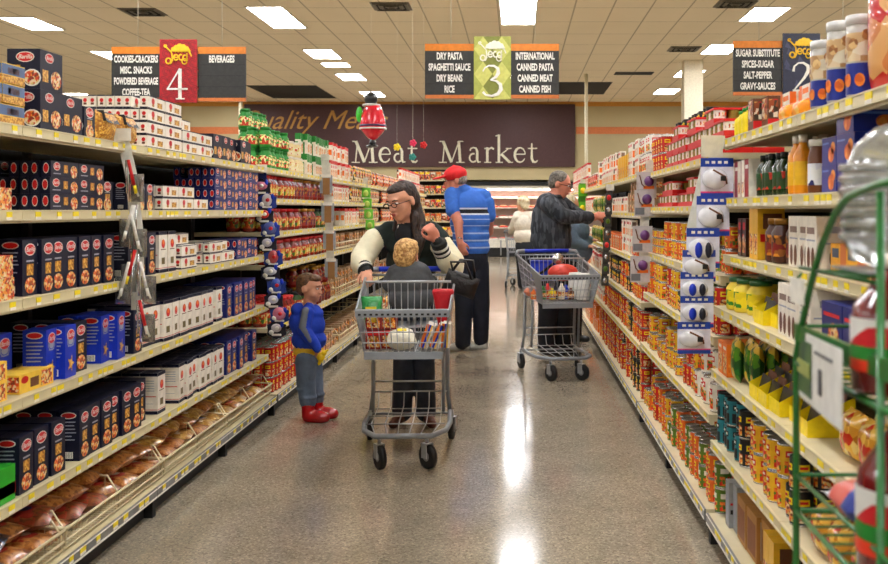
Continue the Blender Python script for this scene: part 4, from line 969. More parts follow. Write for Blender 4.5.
def logo(b, face, d, w, h, x, z, ru, rv, txt='Barilla'):
    ov(b, face, d, w, h, x, z, ru, rv, WHT, .0008); ov(b, face, d, w, h, x, z, ru * .9, rv * .86, RED, .0011)
    t = text_mb(txt, rv * 1.1, WHT, sx=1.0, bold=.01, shear=.3); xs = [v[0] for v in t.v]; f = ru * 1.5 / (max(xs) - min(xs))
    if face == 'f': M = Matrix.Translation((d / 2 + .0014, -w / 2 + x * w, z * h)) @ Matrix.Rotation(R(90), 4, 'Z') @ Matrix.Rotation(R(90), 4, 'X'); b.merge(t, M @ Matrix.Scale(f, 4, (1, 0, 0)))
    else:
        b.merge(t, Matrix.Translation((-d / 2 + x * d, -w / 2 - .0014, z * h)) @ Matrix.Rotation(R(90), 4, 'X') @ Matrix.Scale(f, 4, (1, 0, 0)))
LG = mat('print_pale', (.62, .64, .7), .5)
def pasta_flat(base, d=.03, w=.20, h=.05, white=False):
    b = MB().box((-d / 2, -w / 2, 0), (d / 2, w / 2, h), base); g = (d, w, h)
    if white:
        q4(b, 's', *g, 0, 1, 0, .1, NAVY); q4(b, 's', *g, 0, 1, .92, 1, NAVY); ov(b, 's', *g, .5, .6, d * .25, h * .16, RED); q4(b, 's', *g, .3, .7, .25, .42, BROWN)
        q4(b, 'f', *g, 0, 1, 0, .08, NAVY); q4(b, 'f', *g, 0, 1, .93, 1, NAVY); ov(b, 'f', *g, .3, .6, .018, .013, RED); ov(b, 'f', *g, .3, .3, .014, .006, PASTA); q4(b, 'f', *g, .55, .85, .2, .62, PASTA)
    else:
        logo(b, 'f', *g, .2, .68, .024, .013); q4(b, 'f', *g, .45, .6, .3, .8, PASTA); ov(b, 'f', *g, .82, .4, .026, .020, FOOD); q4(b, 'f', *g, .08, .35, .2, .26, LG)
        ov(b, 's', *g, .5, .55, d * .3, h * .33, WHT, .0007); ov(b, 's', *g, .5, .55, d * .26, h * .28, RED)
    return b
def pasta_tall(base, d=.07, w=.09, h=.165, blue=False):
    b = MB().box((-d / 2, -w / 2, 0), (d / 2, w / 2, h), base); g = (d, w, h)
    logo(b, 'f', *g, .5, .82, .032, .018); q4(b, 'f', *g, .25, .75, .60, .63, LG)
    if blue:
        b.merge(MB().add([(d / 2 + .001, .03 * math.cos(t * .628) * (1 if t % 2 == 0 else .4), h * .26 + .03 * math.sin(t * .628) * (1 if t % 2 == 0 else .4)) for t in range(10)], [tuple(range(10))], PASTA), Matrix.Identity(4))
        for k_ in range(3): ov(b, 'f', *g, .5, .70 - .0 * k_, .03 - .004 * k_, .018 - .003 * k_, LG if k_ % 2 == 0 else base, .0007 + .0001 * k_)
    else:
        q4(b, 'f', *g, .28, .72, .36, .56, PASTA); ov(b, 'f', *g, .5, .18, .032, .024, FOOD)
    ov(b, 's', *g, .5, .9, d * .36, .011, WHT, .0006); ov(b, 's', *g, .5, .9, d * .32, .0085, RED)
    for i in range(6): q4(b, 's', *g, .15, random.uniform(.6, .88), .76 - i * .07, .77 - i * .07 + .012, LG)
    q4(b, 's', *g, .3, .7, .05, .18, WHT); 
    for i in range(5): q4(b, 's', *g, .34 + i * .07, .36 + i * .07, .06, .17, BLK, .0009)
    return b
def white_tall(d=.07, w=.09, h=.165):
    b = MB().box((-d / 2, -w / 2, 0), (d / 2, w / 2, h), OFFW); g = (d, w, h)
    for f in 'fs': q4(b, f, *g, 0, 1, 0, .08, NAVY); q4(b, f, *g, 0, 1, .92, 1, NAVY); q4(b, f, *g, 0, 1, .10, .115, RED)
    b.quad([(-d / 2, -w / 2, h + .0005), (d / 2, -w / 2, h + .0005), (d / 2, w / 2, h + .0005), (-d / 2, w / 2, h + .0005)], NAVY)
    ov(b, 'f', *g, .5, .70, .02, .018, RED); ov(b, 'f', *g, .5, .74, .012, .010, ORG, .0012); q4(b, 'f', *g, .2, .8, .55, .57, BROWN); q4(b, 'f', *g, .3, .7, .2, .36, mat('window_olive', (.42, .36, .12), .4))
    for i in range(5): q4(b, 's', *g, .15, .8, .80 - i * .06, .81 - i * .06 + .006, LG)
    q4(b, 's', *g, .1, .9, .42, .44, RED); q4(b, 's', *g, .2, .75, .25, .26, LG)
    return b
def big_box():
    d, w, h = .10, .145, .12; b = MB().box((-d / 2, -w / 2, 0), (d / 2, w / 2, h), NAVY); g = (d, w, h)
    logo(b, 's', *g, .55, .8, .028, .016); q4(b, 's', *g, .1, .4, .35, .6, PASTA); ov(b, 's', *g, .75, .28, .028, .026, WHT, .0005); ov(b, 's', *g, .75, .28, .024, .022, FOOD, .001)
    logo(b, 'f', *g, .4, .82, .028, .015); q4(b, 'f', *g, .1, .35, .2, .5, PASTA); ov(b, 'f', *g, .7, .3, .035, .028, FOOD)
    return b
def plain(d, w, h, base, decs, top=None):
    b = MB().box((-d / 2, -w / 2, 0), (d / 2, w / 2, h), base); g = (d, w, h)
    for f, *a in decs:
        if f in 'fs' and len(a) == 5: q4(b, f, *g, *a)
        elif f == 'F': ov(b, 'f', *g, *a)
        elif f == 'S': ov(b, 's', *g, *a)
    return b
def can(base, pic, r=.036, h=.105, lid=SILV, band=None, n=14):
    b = MB(); b.lathe([(r * .96, 0), (r, .003), (r, .006)], SILV, n, caps=True); b.lathe([(r, .006), (r, h - .006)], base, n, caps=False)
    b.lathe([(r, h - .006), (r * .98, h - .001), (r * .94, h), (r * .92, h - .004), (r * .3, h - .004)], lid, n)
    def pa(a0, a1, z0, z1, m, o=.0006):
        k_ = 5; vs = []
        for i in range(k_ + 1):
            t = a0 + (a1 - a0) * i / k_; vs += [((r + o) * math.cos(t), (r + o) * math.sin(t), z0), ((r + o) * math.cos(t), (r + o) * math.sin(t), z1)]
        b.add(vs, [(2 * i, 2 * i + 2, 2 * i + 3, 2 * i + 1) for i in range(k_)], m)
    for a in (0, math.pi / 2, math.pi, -math.pi / 2):
        pa(a - .6, a + .6, h * .12, h * .48, pic)
        pa(a - .5, a + .5, h * .60, h * .80, band or YEL, .0008); pa(a - .35, a + .35, h * .66, h * .74, RED if band is None else WHT, .0011)
    return b
def jar(base, r=.042, h=.13, lidm=RED, glass=None, n=14):
    b = MB(); b.lathe([(r * .9, 0), (r, .008), (r, h * .68), (r * .72, h * .82), (r * .72, h * .86)], glass or mat('sauce_red', (.50, .09, .04), .2, coat=.5), n)
    b.lathe([(r + .0006, h * .15), (r + .0006, h * .62)], base, n, caps=False)
    l = MB(); l.lathe([(r * .80, h * .86), (r * .80, h * .985), (r * .75, h)], lidm, n)
    return b, l
def bottle(body, capm, lab, r=.028, h=.15, neck=.4):
    b = MB(); b.lathe([(r * .95, 0), (r, .006), (r, h * .66), (r * neck, h * .82), (r * neck, h * .88)], body, 12); b.lathe([(r + .0006, h * .15), (r + .0006, h * .55)], lab, 12, caps=False)
    l = MB(); l.lathe([(r * neck * 1.15, h * .87), (r * neck * 1.15, h)], capm, 12); return b, l
def bag(w, d, h, m, lab=None, stand=True):
    random.seed(w * 1000 + d * 100); b = MB()
    if stand: b.pillow(w, h, d, m, axis='x', rnd=.06)
    else: b.pillow(d, w, h, m, rnd=.12)
    return b
kind('nf', 'pasta_box', 'flat navy pasta box with red oval', 'box', (.030, .20, .050), pasta_flat(NAVY))
kind('wf', 'pasta_box', 'flat white pasta box', 'box', (.030, .20, .050), pasta_flat(OFFW, white=True))
kind('bf', 'pasta_box', 'flat royal blue pasta box', 'box', (.030, .20, .050), pasta_flat(DBLUE))
kind('rf', 'pasta_box', 'flat red pasta box', 'box', (.05, .20, .062), plain(.05, .20, .062, mat('carton_red', (.85, .12, .06), .4), [('f', .55, 1, 0, 1, FOOD), ('F', .2, .7, .022, .012, WHT), ('F', .2, .7, .018, .009, RED, .0012), ('f', .3, .5, .2, .5, ORG), ('s', .55, .95, .05, .95, FOOD), ('S', .28, .66, .014, .010, WHT), ('S', .28, .66, .012, .008, RED, .0012)]))
kind('yf', 'pasta_box', 'flat yellow lasagne box', 'box', (.09, .21, .055), plain(.09, .21, .055, YB, [('f', .62, .95, .1, .9, FOOD), ('f', .3, .55, .2, .7, BROWN), ('F', .14, .7, .022, .011, RED), ('s', .55, .98, .1, .9, FOOD), ('s', .30, .5, .2, .7, BROWN), ('S', .17, .7, .014, .009, RED, .0012)]))
kind('yn', 'noodle_pack', 'yellow egg noodle pack with blue label', 'packet', (.13, .13, .057), plain(.13, .13, .055, YB, [('f', 0, 1, .42, .95, mat('label_dusk_blue', (.32, .42, .58), .4)), ('s', 0, 1, .42, .95, mat('label_dusk_blue')), ('f', .25, .75, .5, .8, BROWN), ('s', .25, .75, .5, .8, BROWN), ('s', 0, 1, .02, .38, PASTA), ('f', 0, 1, .02, .38, PASTA)]))
kind('nt', 'pasta_box', 'tall navy pasta box with red oval', 'box', (.07, .09, .165), pasta_tall(NAVY))
kind('bt', 'pasta_box', 'tall bright blue pasta box', 'box', (.07, .09, .165), pasta_tall(BLUE, blue=True))
kind('dt', 'pasta_box', 'tall royal blue pasta box', 'box', (.07, .09, .165), pasta_tall(DBLUE))
kind('wt', 'pasta_box', 'tall white pasta box with navy top', 'box', (.07, .09, .165), white_tall())
kind('nb', 'pasta_box', 'large navy pasta box', 'box', (.10, .145, .12), big_box())
kind('nm', 'pasta_box', 'middling navy pasta box', 'box', (.05, .09, .10), pasta_tall(NAVY, .05, .09, .10))
kind('pp', 'pasta_pouch', 'clear pasta pouch with dark label', 'bag', (.08, .17, .11), MB().pillow(.16, .11, .08, PASTA, axis='x', rnd=.08).quad([(.043, -.06, .065), (.043, .06, .065), (.02, .05, .105), (.02, -.05, .105)], BLK).quad([(-.04, -.062, .07), (.04, -.062, .07), (.03, -.062, .108), (-.03, -.062, .108)], BLK))
GJ = mat('tub_green', (.12, .55, .18), .4)
b_, l_ = jar(patch_mat('label_cream_green', [(.95, .9, .6), (.2, .6, .2), (.95, .9, .7), (.8, .2, .1)], 60), .04, .13, GRN, GJ)
kind('gj', 'cheese_tub', 'green grated cheese tub', 'tub', (.08, .08, .13), b_, l_)
b_, l_ = jar(patch_mat('label_cream', [(.95, .9, .7), (.9, .8, .5), (.85, .3, .15), (.95, .92, .8)], 60), .036, .11, OFFW, mat('tub_cream', (.92, .84, .62), .4))
kind('cj', 'cheese_tub', 'cream grated cheese tub', 'tub', (.072, .072, .11), b_, l_)
kind('gb', 'mix_box', 'green and white mix box', 'box', (.04, .07, .14), plain(.04, .07, .14, OFFW, [('f', 0, 1, .6, 1, GRN), ('s', 0, 1, .7, 1, GRN), ('f', .1, .9, .1, .5, FOOD), ('s', 0, .5, 0, .6, GRN)]))
kind('rw', 'mix_box', 'red and white mix box', 'box', (.04, .07, .14), plain(.04, .07, .14, OFFW, [('f', 0, 1, .8, 1, RED), ('s', 0, 1, .85, 1, RED), ('f', .1, .9, .1, .5, FOOD), ('F', .5, .65, .02, .012, RED), ('s', .2, .8, .3, .6, ORG)]))
P1 = patch_mat('pouch_busy_red', [(.85, .2, .1), (.95, .9, .8), (.85, .1, .1), (.95, .6, .2), (.3, .2, .15)], 45, .3); P2 = patch_mat('pouch_busy_brown', [(.9, .85, .75), (.6, .3, .15), (.9, .2, .15), (.95, .75, .3), (.25, .3, .15)], 45, .3)
kind('pr', 'rice_pouch', 'red printed rice pouch', 'bag', (.05, .10, .14), bag(.10, .05, .14, P1)); kind('pb', 'rice_pouch', 'brown and white printed rice pouch', 'bag', (.05, .10, .15), bag(.10, .05, .15, P2))
LR = patch_mat('label_sauce', [(.85, .75, .3), (.7, .15, .08), (.9, .85, .6), (.25, .4, .12), (.8, .3, .1)], 55, .35)
b_, l_ = jar(LR, .043, .135, RED); kind('sj', 'sauce_jar', 'red sauce jar', 'jar', (.086, .086, .135), b_, l_)
LP = patch_mat('label_plum', [(.35, .10, .25), (.7, .5, .2), (.25, .08, .12), (.6, .15, .1)], 55, .35)
b_, l_ = jar(LP, .043, .135, mat('lid_gold', (.75, .55, .2), .3, .5)); kind('pj', 'sauce_jar', 'dark plum label sauce jar', 'jar', (.086, .086, .135), b_, l_)
b_, l_ = jar(LR, .043, .135, BLK, mat('pesto_green', (.16, .30, .06), .3)); kind('ej', 'sauce_jar', 'green sauce jar with black lid', 'jar', (.086, .086, .135), b_, l_)
CO = mat('label_orange', (.90, .40, .10), .4); CR = mat('label_red', (.78, .10, .07), .4); CY = mat('label_yellow', (.93, .72, .12), .4); CB = mat('label_black', (.09, .09, .10), .4); CT = mat('label_teal', (.12, .48, .52), .4); CG_ = mat('label_leaf', (.35, .48, .12), .4)
TOM = patch_mat('tomato_print', [(.9, .25, .08), (.95, .5, .12), (.85, .12, .05), (.35, .5, .12), (.96, .8, .4)], 85)
kind('co', 'food_can', 'orange label food can', 'can', (.072, .072, .105), can(CO, TOM)); kind('cr', 'food_can', 'red label food can', 'can', (.072, .072, .105), can(CR, FOOD)); kind('cy', 'food_can', 'yellow label food can', 'can', (.072, .072, .105), can(CY, TOM, band=RED))
kind('cb', 'food_can', 'black label food can', 'can', (.072, .072, .105), can(CB, FOOD, lid=KICK)); kind('ct', 'food_can', 'teal label food can with black lid', 'can', (.072, .072, .105), can(CT, CB, lid=KICK, band=CB)); kind('cg', 'food_can', 'green label food can', 'can', (.072, .072, .105), can(CG_, TOM, band=OFFW))
kind('cw', 'food_can', 'tall white food can with tomato picture', 'can', (.09, .09, .125), can(OFFW, TOM, .045, .125, band=RED))
kind('lc', 'food_can', 'low flat can with yellow label', 'can', (.08, .08, .05), can(CY, TOM, .04, .05, band=CR))
def tray():
    d, w, h = .13, .24, .072; b = MB(); b.box((-d / 2, -w / 2, 0), (d / 2, w / 2, h * .32), RED); b.box((-d / 2, -w / 2, h * .86), (d / 2, w / 2, h), RED)
    for i in range(2):
        for j in range(4): b.lathe([(.029, h * .3), (.029, h * .87)], mat('label_olive_can', (.55, .5, .15), .4) if (i + j) % 2 else OFFW, 12, (-d / 2 + .031 + i * .066, -w / 2 + .031 + j * .0595, 0), caps=False)
    for j in range(4): b.lathe([(.0294, h * .45), (.0294, h * .7)], FOOD, 10, (d / 2 - .034, -w / 2 + .031 + j * .0595, 0), caps=False)
    return b
kind('rt', 'can_tray', 'red cardboard tray of small cans', 'tray', (.13, .24, .072), tray())
kind('ow', 'mix_box', 'white and orange baking mix box', 'box', (.09, .12, .115), plain(.09, .12, .115, OFFW, [('f', 0, .25, 0, 1, ORG), ('s', .75, 1, 0, 1, ORG), ('s', .1, .6, .3, .33, LG), ('s', .1, .6, .4, .5, LG), ('f', .35, .9, .15, .6, PASTA), ('s', .1, .65, .6, .85, LG), ('f', .3, .9, .75, .9, ORG)]))
kind('op', 'snack_pouch', 'glossy orange snack pouch', 'bag', (.06, .14, .06), bag(.14, .06, .06, patch_mat('pouch_orange', [(.98, .6, .12), (.98, .75, .3), (.95, .45, .1)], 40, .25)))
CTN = patch_mat('card_faces', [(.6, .3, .15), (.9, .85, .75), (.8, .1, .1), (.25, .2, .15), (.85, .6, .3)], 55)
kind('pc', 'cake_box', 'brown picture cake box', 'box', (.04, .09, .12), plain(.04, .09, .12, BROWN, [('f', .1, .9, .3, .95, CTN), ('s', 0, 1, 0, .3, RED), ('s', .1, .9, .35, .9, CTN)]))
b_, l_ = bottle(mat('lemon_yellow', (.95, .85, .1), .3), GRN, YEL, .03, .11, .35); kind('lb', 'juice_bottle', 'yellow lemon juice bottle', 'bottle', (.06, .06, .11), b_, l_)
kind('wr', 'rice_box', 'white and red rice box', 'box', (.07, .12, .145), plain(.07, .12, .145, mat('carton_crimson', (.62, .08, .1), .4), [('f', 0, .45, 0, 1, OFFW), ('f', .05, .35, .1, .4, FOOD), ('f', .55, .95, .75, .85, WHT), ('s', 0, 1, 0, 1, OFFW)]))
b_, l_ = bottle(mat('glass_green', (.07, .2, .06), .15, coat=.5), BLK, patch_mat('label_g', [(.1, .3, .1), (.8, .2, .1), (.15, .25, .08)], 50), .027, .15, .45); kind('gbt', 'oil_bottle', 'dark green glass bottle', 'bottle', (.056, .056, .15), b_, l_)
b_, l_ = bottle(mat('sauce_amber', (.92, .58, .08), .3), OFFW, CY, .03, .19, .45); kind('ybt', 'sauce_bottle', 'amber yellow squeeze bottle', 'bottle', (.062, .062, .19), b_, l_)
b_, l_ = bottle(mat('spice_brown', (.45, .25, .12), .3), WHT, patch_mat('label_sp', [(.9, .9, .92), (.85, .85, .9), (.1, .15, .4), (.92, .92, .92)], 40), .034, .165, .8); kind('wbt', 'spice_bottle', 'spice bottle with white cap', 'bottle', (.068, .068, .165), b_, l_)
SWB = mat('swoosh_blue', (.35, .50, .80), .4); CK = patch_mat('cookie_print', [(.93, .50, .12), (.85, .38, .08), (.96, .62, .25)], 60)
kind('cb2', 'cookie_box', 'royal blue cookie box with orange biscuits', 'box', (.12, .14, .078), plain(.12, .14, .078, mat('carton_cobalt', (.06, .16, .55), .35, coat=.3), [('F', .66, .35, .028, .022, CK), ('F', .8, .6, .02, .016, CK), ('f', .05, .5, .75, .82, SWB), ('s', .1, .9, .60, .68, SWB), ('S', .3, .35, .025, .018, CK), ('s', .1, .35, .75, .85, RED)]))
kind('dk', 'cake_box', 'dark chocolate picture box', 'box', (.06, .07, .15), plain(.06, .07, .15, mat('carton_cocoa', (.2, .09, .07), .4), [('f', .1, .9, .1, .6, CTN), ('f', .2, .8, .7, .9, RED), ('s', .2, .8, .2, .7, FOOD)]))
b_, l_ = jar(patch_mat('label_bronze', [(.6, .35, .1), (.25, .1, .05), (.85, .55, .15), (.5, .08, .05)], 45), .045, .155, mat('lid_bronze', (.6, .42, .15), .3, .5), mat('cocoa_jar', (.3, .12, .06), .3)); kind('bj', 'cocoa_jar', 'bronze label cocoa jar', 'jar', (.09, .09, .155), b_, l_)
kind('wc', 'cookie_box', 'white box with brown biscuits', 'box', (.09, .12, .165), plain(.09, .12, .165, OFFW, [('F', .3, .24, .018, .034, BROWN), ('F', .7, .24, .018, .034, BROWN), ('f', .1, .9, .55, .58, LG), ('f', .15, .85, .68, .8, mat('print_taupe', (.5, .4, .35), .5)), ('s', .1, .9, .5, .53, LG), ('S', .4, .25, .016, .03, BROWN), ('s', .2, .7, .7, .82, LG)]))
kind('yo', 'cracker_box', 'yellow and orange cracker box', 'box', (.09, .19, .088), plain(.09, .19, .088, mat('carton_amber', (.96, .68, .08), .4), [('f', .48, .85, 0, 1, mat('print_rust', (.85, .45, .18), .5)), ('f', .08, .4, .55, .85, mat('print_slate', (.3, .35, .45), .5)), ('f', .1, .4, .2, .28, WHT), ('s', 0, 1, 0, 1, mat('carton_wine', (.6, .06, .08), .4)), ('S', .5, .5, .02, .02, ORG)]))
b_, l_ = jar(patch_mat('label_yg', [(.95, .85, .1), (.2, .5, .12), (.9, .8, .1)], 40), .055, .13, mat('lid_dark_green', (.05, .32, .12), .4), mat('jar_yellow', (.9, .8, .2), .4)); kind('gl', 'baking_tub', 'yellow tub with dark green lid', 'tub', (.11, .11, .13), b_, l_)
def yd():
    d, w, h = .14, .13, .12; b = MB(); b.add([(-d / 2, -w / 2, 0), (d / 2, -w / 2, 0), (d / 2, -w / 2, h * .4), (-d / 2, -w / 2, h), (-d / 2, w / 2, 0), (d / 2, w / 2, 0), (d / 2, w / 2, h * .4), (-d / 2, w / 2, h)], [(0, 1, 2, 3), (7, 6, 5, 4), (1, 5, 6, 2), (0, 3, 7, 4), (0, 4, 5, 1)], mat('display_yellow', (.97, .86, .06), .4))
    for i in range(5):
        x = -d / 2 + .02 + i * .023; b.quad([(x, -w / 2 + .006, .01), (x, w / 2 - .006, .01), (x - .02, w / 2 - .006, h * 1.15 - i * .014), (x - .02, -w / 2 + .006, h * 1.15 - i * .014)], BROWN if i % 2 else mat('packet_black', (.12, .12, .1), .4))
    return b
kind('yd', 'display_tray', 'sloping yellow display tray of dark packets', 'tray', (.14, .13, .14), yd())
kind('gp', 'snack_pouch', 'green food pouch', 'bag', (.05, .09, .17), bag(.09, .05, .17, patch_mat('pouch_green', [(.12, .4, .12), (.3, .5, .1), (.85, .7, .2), (.1, .28, .1)], 35, .3)))
kind('ob', 'mix_box', 'orange picture box', 'box', (.06, .09, .13), plain(.06, .09, .13, ORG, [('f', .1, .9, .1, .7, FOOD), ('s', .1, .9, .1, .6, CK), ('f', .2, .8, .8, .9, WHT)]))
kind('gg', 'snack_pouch', 'golden pasta bag', 'bag', (.09, .15, .13), bag(.15, .09, .13, patch_mat('bag_golden', [(.95, .75, .3), (.85, .6, .2), (.97, .85, .5), (.7, .45, .12), (.8, .2, .1)], 40, .2)))
kind('bx', 'goods_box', 'dark blue goods box', 'box', (.14, .18, .15), plain(.14, .18, .15, mat('carton_deep_blue', (.06, .12, .42), .4), [('F', .6, .4, .05, .04, FOOD), ('s', .1, .9, .2, .5, FOOD), ('f', .1, .9, .75, .82, RED)]))
kind('yb', 'goods_box', 'yellow upright box', 'box', (.10, .07, .19), plain(.10, .07, .19, mat('carton_sun', (.93, .72, .15), .4), [('f', .1, .9, .1, .5, FOOD), ('s', .1, .8, .6, .9, BROWN), ('s', .15, .7, .1, .3, WHT), ('s', .6, .9, .35, .5, RED)]))
kind('br', 'goods_box', 'brown cardboard box', 'box', (.14, .16, .17), plain(.14, .16, .17, mat('carton_kraft', (.70, .50, .25), .6), [('f', .1, .9, .1, .8, mat('print_sienna', (.55, .32, .18), .6)), ('s', .1, .45, .1, .9, mat('print_ash', (.72, .7, .65), .5)), ('s', .55, .9, .1, .9, mat('print_ash', (.72, .7, .65), .5))]))
kind('gr', 'goods_box', 'grey printed box', 'box', (.06, .07, .18), plain(.06, .07, .18, mat('carton_grey', (.62, .64, .66), .5), [('f', .2, .8, .1, .9, LG), ('s', .1, .9, .3, .4, BLK), ('s', .1, .9, .5, .55, RED)]))
b_, l_ = bottle(mat('syrup_black', (.06, .04, .04), .12, coat=.6), BLK, patch_mat('label_syrup', [(.9, .88, .82), (.9, .88, .82), (.6, .15, .12)], 30), .04, .22, .5); kind('sb', 'syrup_bottle', 'black syrup bottle with white label', 'bottle', (.082, .082, .22), b_, l_)
kind('ms', 'mix_box', 'small white mix box with orange picture', 'box', (.05, .08, .13), plain(.05, .08, .13, OFFW, [('f', .1, .9, .1, .5, FOOD), ('s', .1, .9, .1, .5, ORG), ('f', .1, .9, .75, .9, RED), ('s', .2, .8, .6, .9, mat('print_taupe', (.5, .4, .35), .5))]))
kind('pk', 'mix_packet', 'seasoning packet box, cream and red', 'box', (.06, .07, .07), plain(.06, .07, .07, mat('carton_buff', (.62, .50, .36), .5), [('f', 0, 1, .1, .8, CTN), ('s', .1, .9, .2, .7, FOOD)]))
for k_ in 'yn nb nm pp wf nf bf rf yf nt bt dt wt gj cj gb rw pr pb sj pj ej pk'.split():
    K = KIND[k_]; s_ = 1.2 if k_ not in ('gj', 'cj', 'pk') else 1.1
    for q in 'dwh': K[q] *= s_
    for mb in (K['mb'], K['part']):
        if mb: mb.v = [(x * s_, y * s_, z * s_) for x, y, z in mb.v]
SEQ = {}
def put(key, side, lev, z, xe, y0, y1, *a, **k):
    if ',' not in key: return put1(key, side, lev, z, xe, y0, y1, *a, **k)
    y = y0; ks = key.split(','); last = None
    while y < y1 - .06:
        kk_ = random.choice([q for q in ks if q != last]); last = kk_; n = random.choice((2, 2, 3, 4)); L = n * (KIND[kk_]['w'] + .004) + .001
        if y + L > y1: L = y1 - y
        put1(kk_, side, lev, z, xe, y, y + L, *a, **k); y += L
def put1(key, side, lev, z, xe, y0, y1, high=1, deep=1, gap=.004, inset=.012, start_deep=0, jit=1.5, dgap=.003, prob=1.0, lv=None):
    K = KIND[key]; s = -1 if side == 'L' else 1; w, d, h = K['w'], K['d'], K['h']
    if y1 - y0 < w * .6: return
    n = max(1, int((y1 - y0 + .01) / (w + gap)))
    for i in range(n):
        y = y0 + (w + gap) * (i + .5)
        hh = high if isinstance(high, int) else high[i % len(high)]; jx = random.choice((0, 0, .006, .014, .03)) if deep < 6 else 0
        for dd in range(start_deep, start_deep + deep):
            for l in range(hh):
                if hh > 1 and l == hh - 1 and random.random() < .14: continue
                x = s * (xe + inset + jx + d / 2 + dd * (d + dgap) + random.uniform(0, .002))
                k = (K['desc'], side, lev, dd, l); SEQ[k] = SEQ.get(k, 0)
                PUT.append(dict(key=key, side=side, lev=lev, z=z + l * (h + .0006) + .0006, x=x, y=y, rz=(0 if s < 0 else math.pi) + R(random.uniform(-jit, jit)), dd=dd, l=l))
def YL(p): return 1751 / (517 - p)
def YR(p): return 896 / (p - 517)
def rowL(lev, items, levels=LEFT_NEAR):
    z, x = levels[lev]
    for key, p0, p1, high, deep, *r in items: put(key, 'L', LVL[lev], z, x, YL(p0), YL(p1), high, deep, **(r[0] if r else {}))
def rowLy(lev, items, levels=LEFT_FAR):
    z, x = levels[lev]
    for key, y0, y1, high, deep, *r in items: put(key, 'L', LVL[lev], z, x, y0 * 1.2228 - .03, min(19.2, y1 * 1.2228 - .03), high, deep, **(r[0] if r else {}))
def rowR(lev, items, levels=R_NEAR):
    z, x = levels[lev]
    for key, y0, y1, high, deep, *r in items: put(key, 'R', LVL[lev] if lev < 6 else 'lowest', z, x, y0, y1, high, deep, **(r[0] if r else {}))
rowL(0, [('yn', -45, 42, 3, 1), ('nb', 0, 46, 2, 1, dict(inset=.22)), ('nb', 44, 90, 2, 1), ('nm', 87, 104, (2, 1), 1), ('pp', 110, 150, 1, 1), ('wf', 150, 186, 4, 9), ('wf', 186, 216, (3, 2), 6), ('nf', 110, 150, 1, 3, dict(start_deep=4)), ('nb', 218, 262, 1, 2)])
rowL(1, [('nf', 54, 112, 3, 8), ('nf', -10, 40, 1, 2, dict(inset=.2)), ('nm', 112, 125, 1, 2), ('nm', 130, 163, (1, 1), 2), ('wf', 165, 215, (2, 2, 1), 8), ('bf', 217, 262, 4, 6), ('rf', -20, 3, 1, 1)])
rowL(2, [('rf', -20, 28, 2, 2), ('nt', 30, 122, 1, 2), ('nt', 132, 160, 1, 2), ('wt', 163, 183, 1, 2), ('wf', 184, 196, 3, 8), ('nf', -20, 24, 1, 1, dict(inset=.1)), ('wf', 212, 238, 2, 6), ('bf', 239, 262, 2, 6)])
rowL(3, [('yf', -25, 28, 2, 2), ('yf', 28, 54, 1, 1), ('bt', 56, 84, 1, 1, dict(jit=6)), ('bt', 20, 54, 1, 1, dict(inset=.13)), ('nt', 86, 106, 1, 3), ('bt', 110, 133, 1, 2, dict(jit=5)), ('nt', 136, 150, 1, 2), ('wt', 152, 228, 1, 3, dict(jit=5)), ('dt', 231, 263, 1, 3)])
rowL(4, [('nt', -30, 20, 1, 3, dict(jit=6)), ('nt', 21, 78, 1, 2, dict(jit=6, gap=.02)), ('nt', 82, 144, 1, 3, dict(jit=4)), ('nt', 146, 162, 1, 2), ('wt', 163, 174, 1, 3), ('wt', 182, 228, 1, 3, dict(jit=4)), ('dt', 231, 262, 1, 3)])
# left, past the toy strip
rowLy(0, [('gj', 5.86, 6.4, (2, 2, 1), 2), ('cj', 6.4, 6.9, (2, 1), 2), ('gb', 6.9, 7.7, 2, 2), ('rw', 7.7, 8.7, (2, 1), 2), ('pb', 8.7, 10.2, 1, 2), ('pr', 10.2, 12.5, 1, 2), ('rw', 12.5, 15, 2, 1), ('pr', 15, 18, 1, 1), ('pb', 18, 21.4, 1, 1), ('gj', 6.0, 6.5, 3, 1, dict(start_deep=2))])
rowLy(1, [('sj', 5.86, 6.6, 1, 3), ('pj', 6.6, 7.8, 1, 2), ('rw', 7.9, 8.8, 1, 2), ('pb', 8.8, 10.6, 1, 1), ('pr', 10.8, 13.6, 1, 1), ('pb', 13.6, 16, 1, 1), ('pr', 16, 21, 1, 1)])
rowLy(2, [('sj', 5.86, 6.8, 1, 3), ('pj', 6.8, 7.3, 1, 2), ('ej', 7.3, 7.7, 1, 2), ('rw', 8.4, 9.2, 1, 2), ('pb', 9.2, 10.6, 1, 1), ('pr', 10.8, 14, 1, 1), ('pb', 14, 21, 1, 1)])
rowLy(3, [('sj', 5.86, 6.5, 1, 3), ('sj', 6.55, 7.9, (1, 1), 2), ('pk', 8.0, 10.6, 2, 2), ('pk', 10.8, 13, 2, 1), ('pr', 13, 18, 1, 1)])
rowLy(4, [('sj', 5.86, 6.6, 1, 3), ('ej', 6.7, 7.1, 1, 2), ('pj', 7.1, 7.8, (2, 1), 2), ('pk', 7.9, 10.6, (3, 2), 2), ('pk', 10.8, 13, 2, 1), ('pb', 13, 18, 1, 1)])
put('cr', 'L', 'lowest', .133, 1.66, 7.12, 8.3, 3, 3); put('pk', 'L', 'lowest', .133, 1.70, 8.35, 13, (1, 2), 3); put('gg', 'L', 'lowest', .133, 1.66, 13.2, 17, 1, 1)
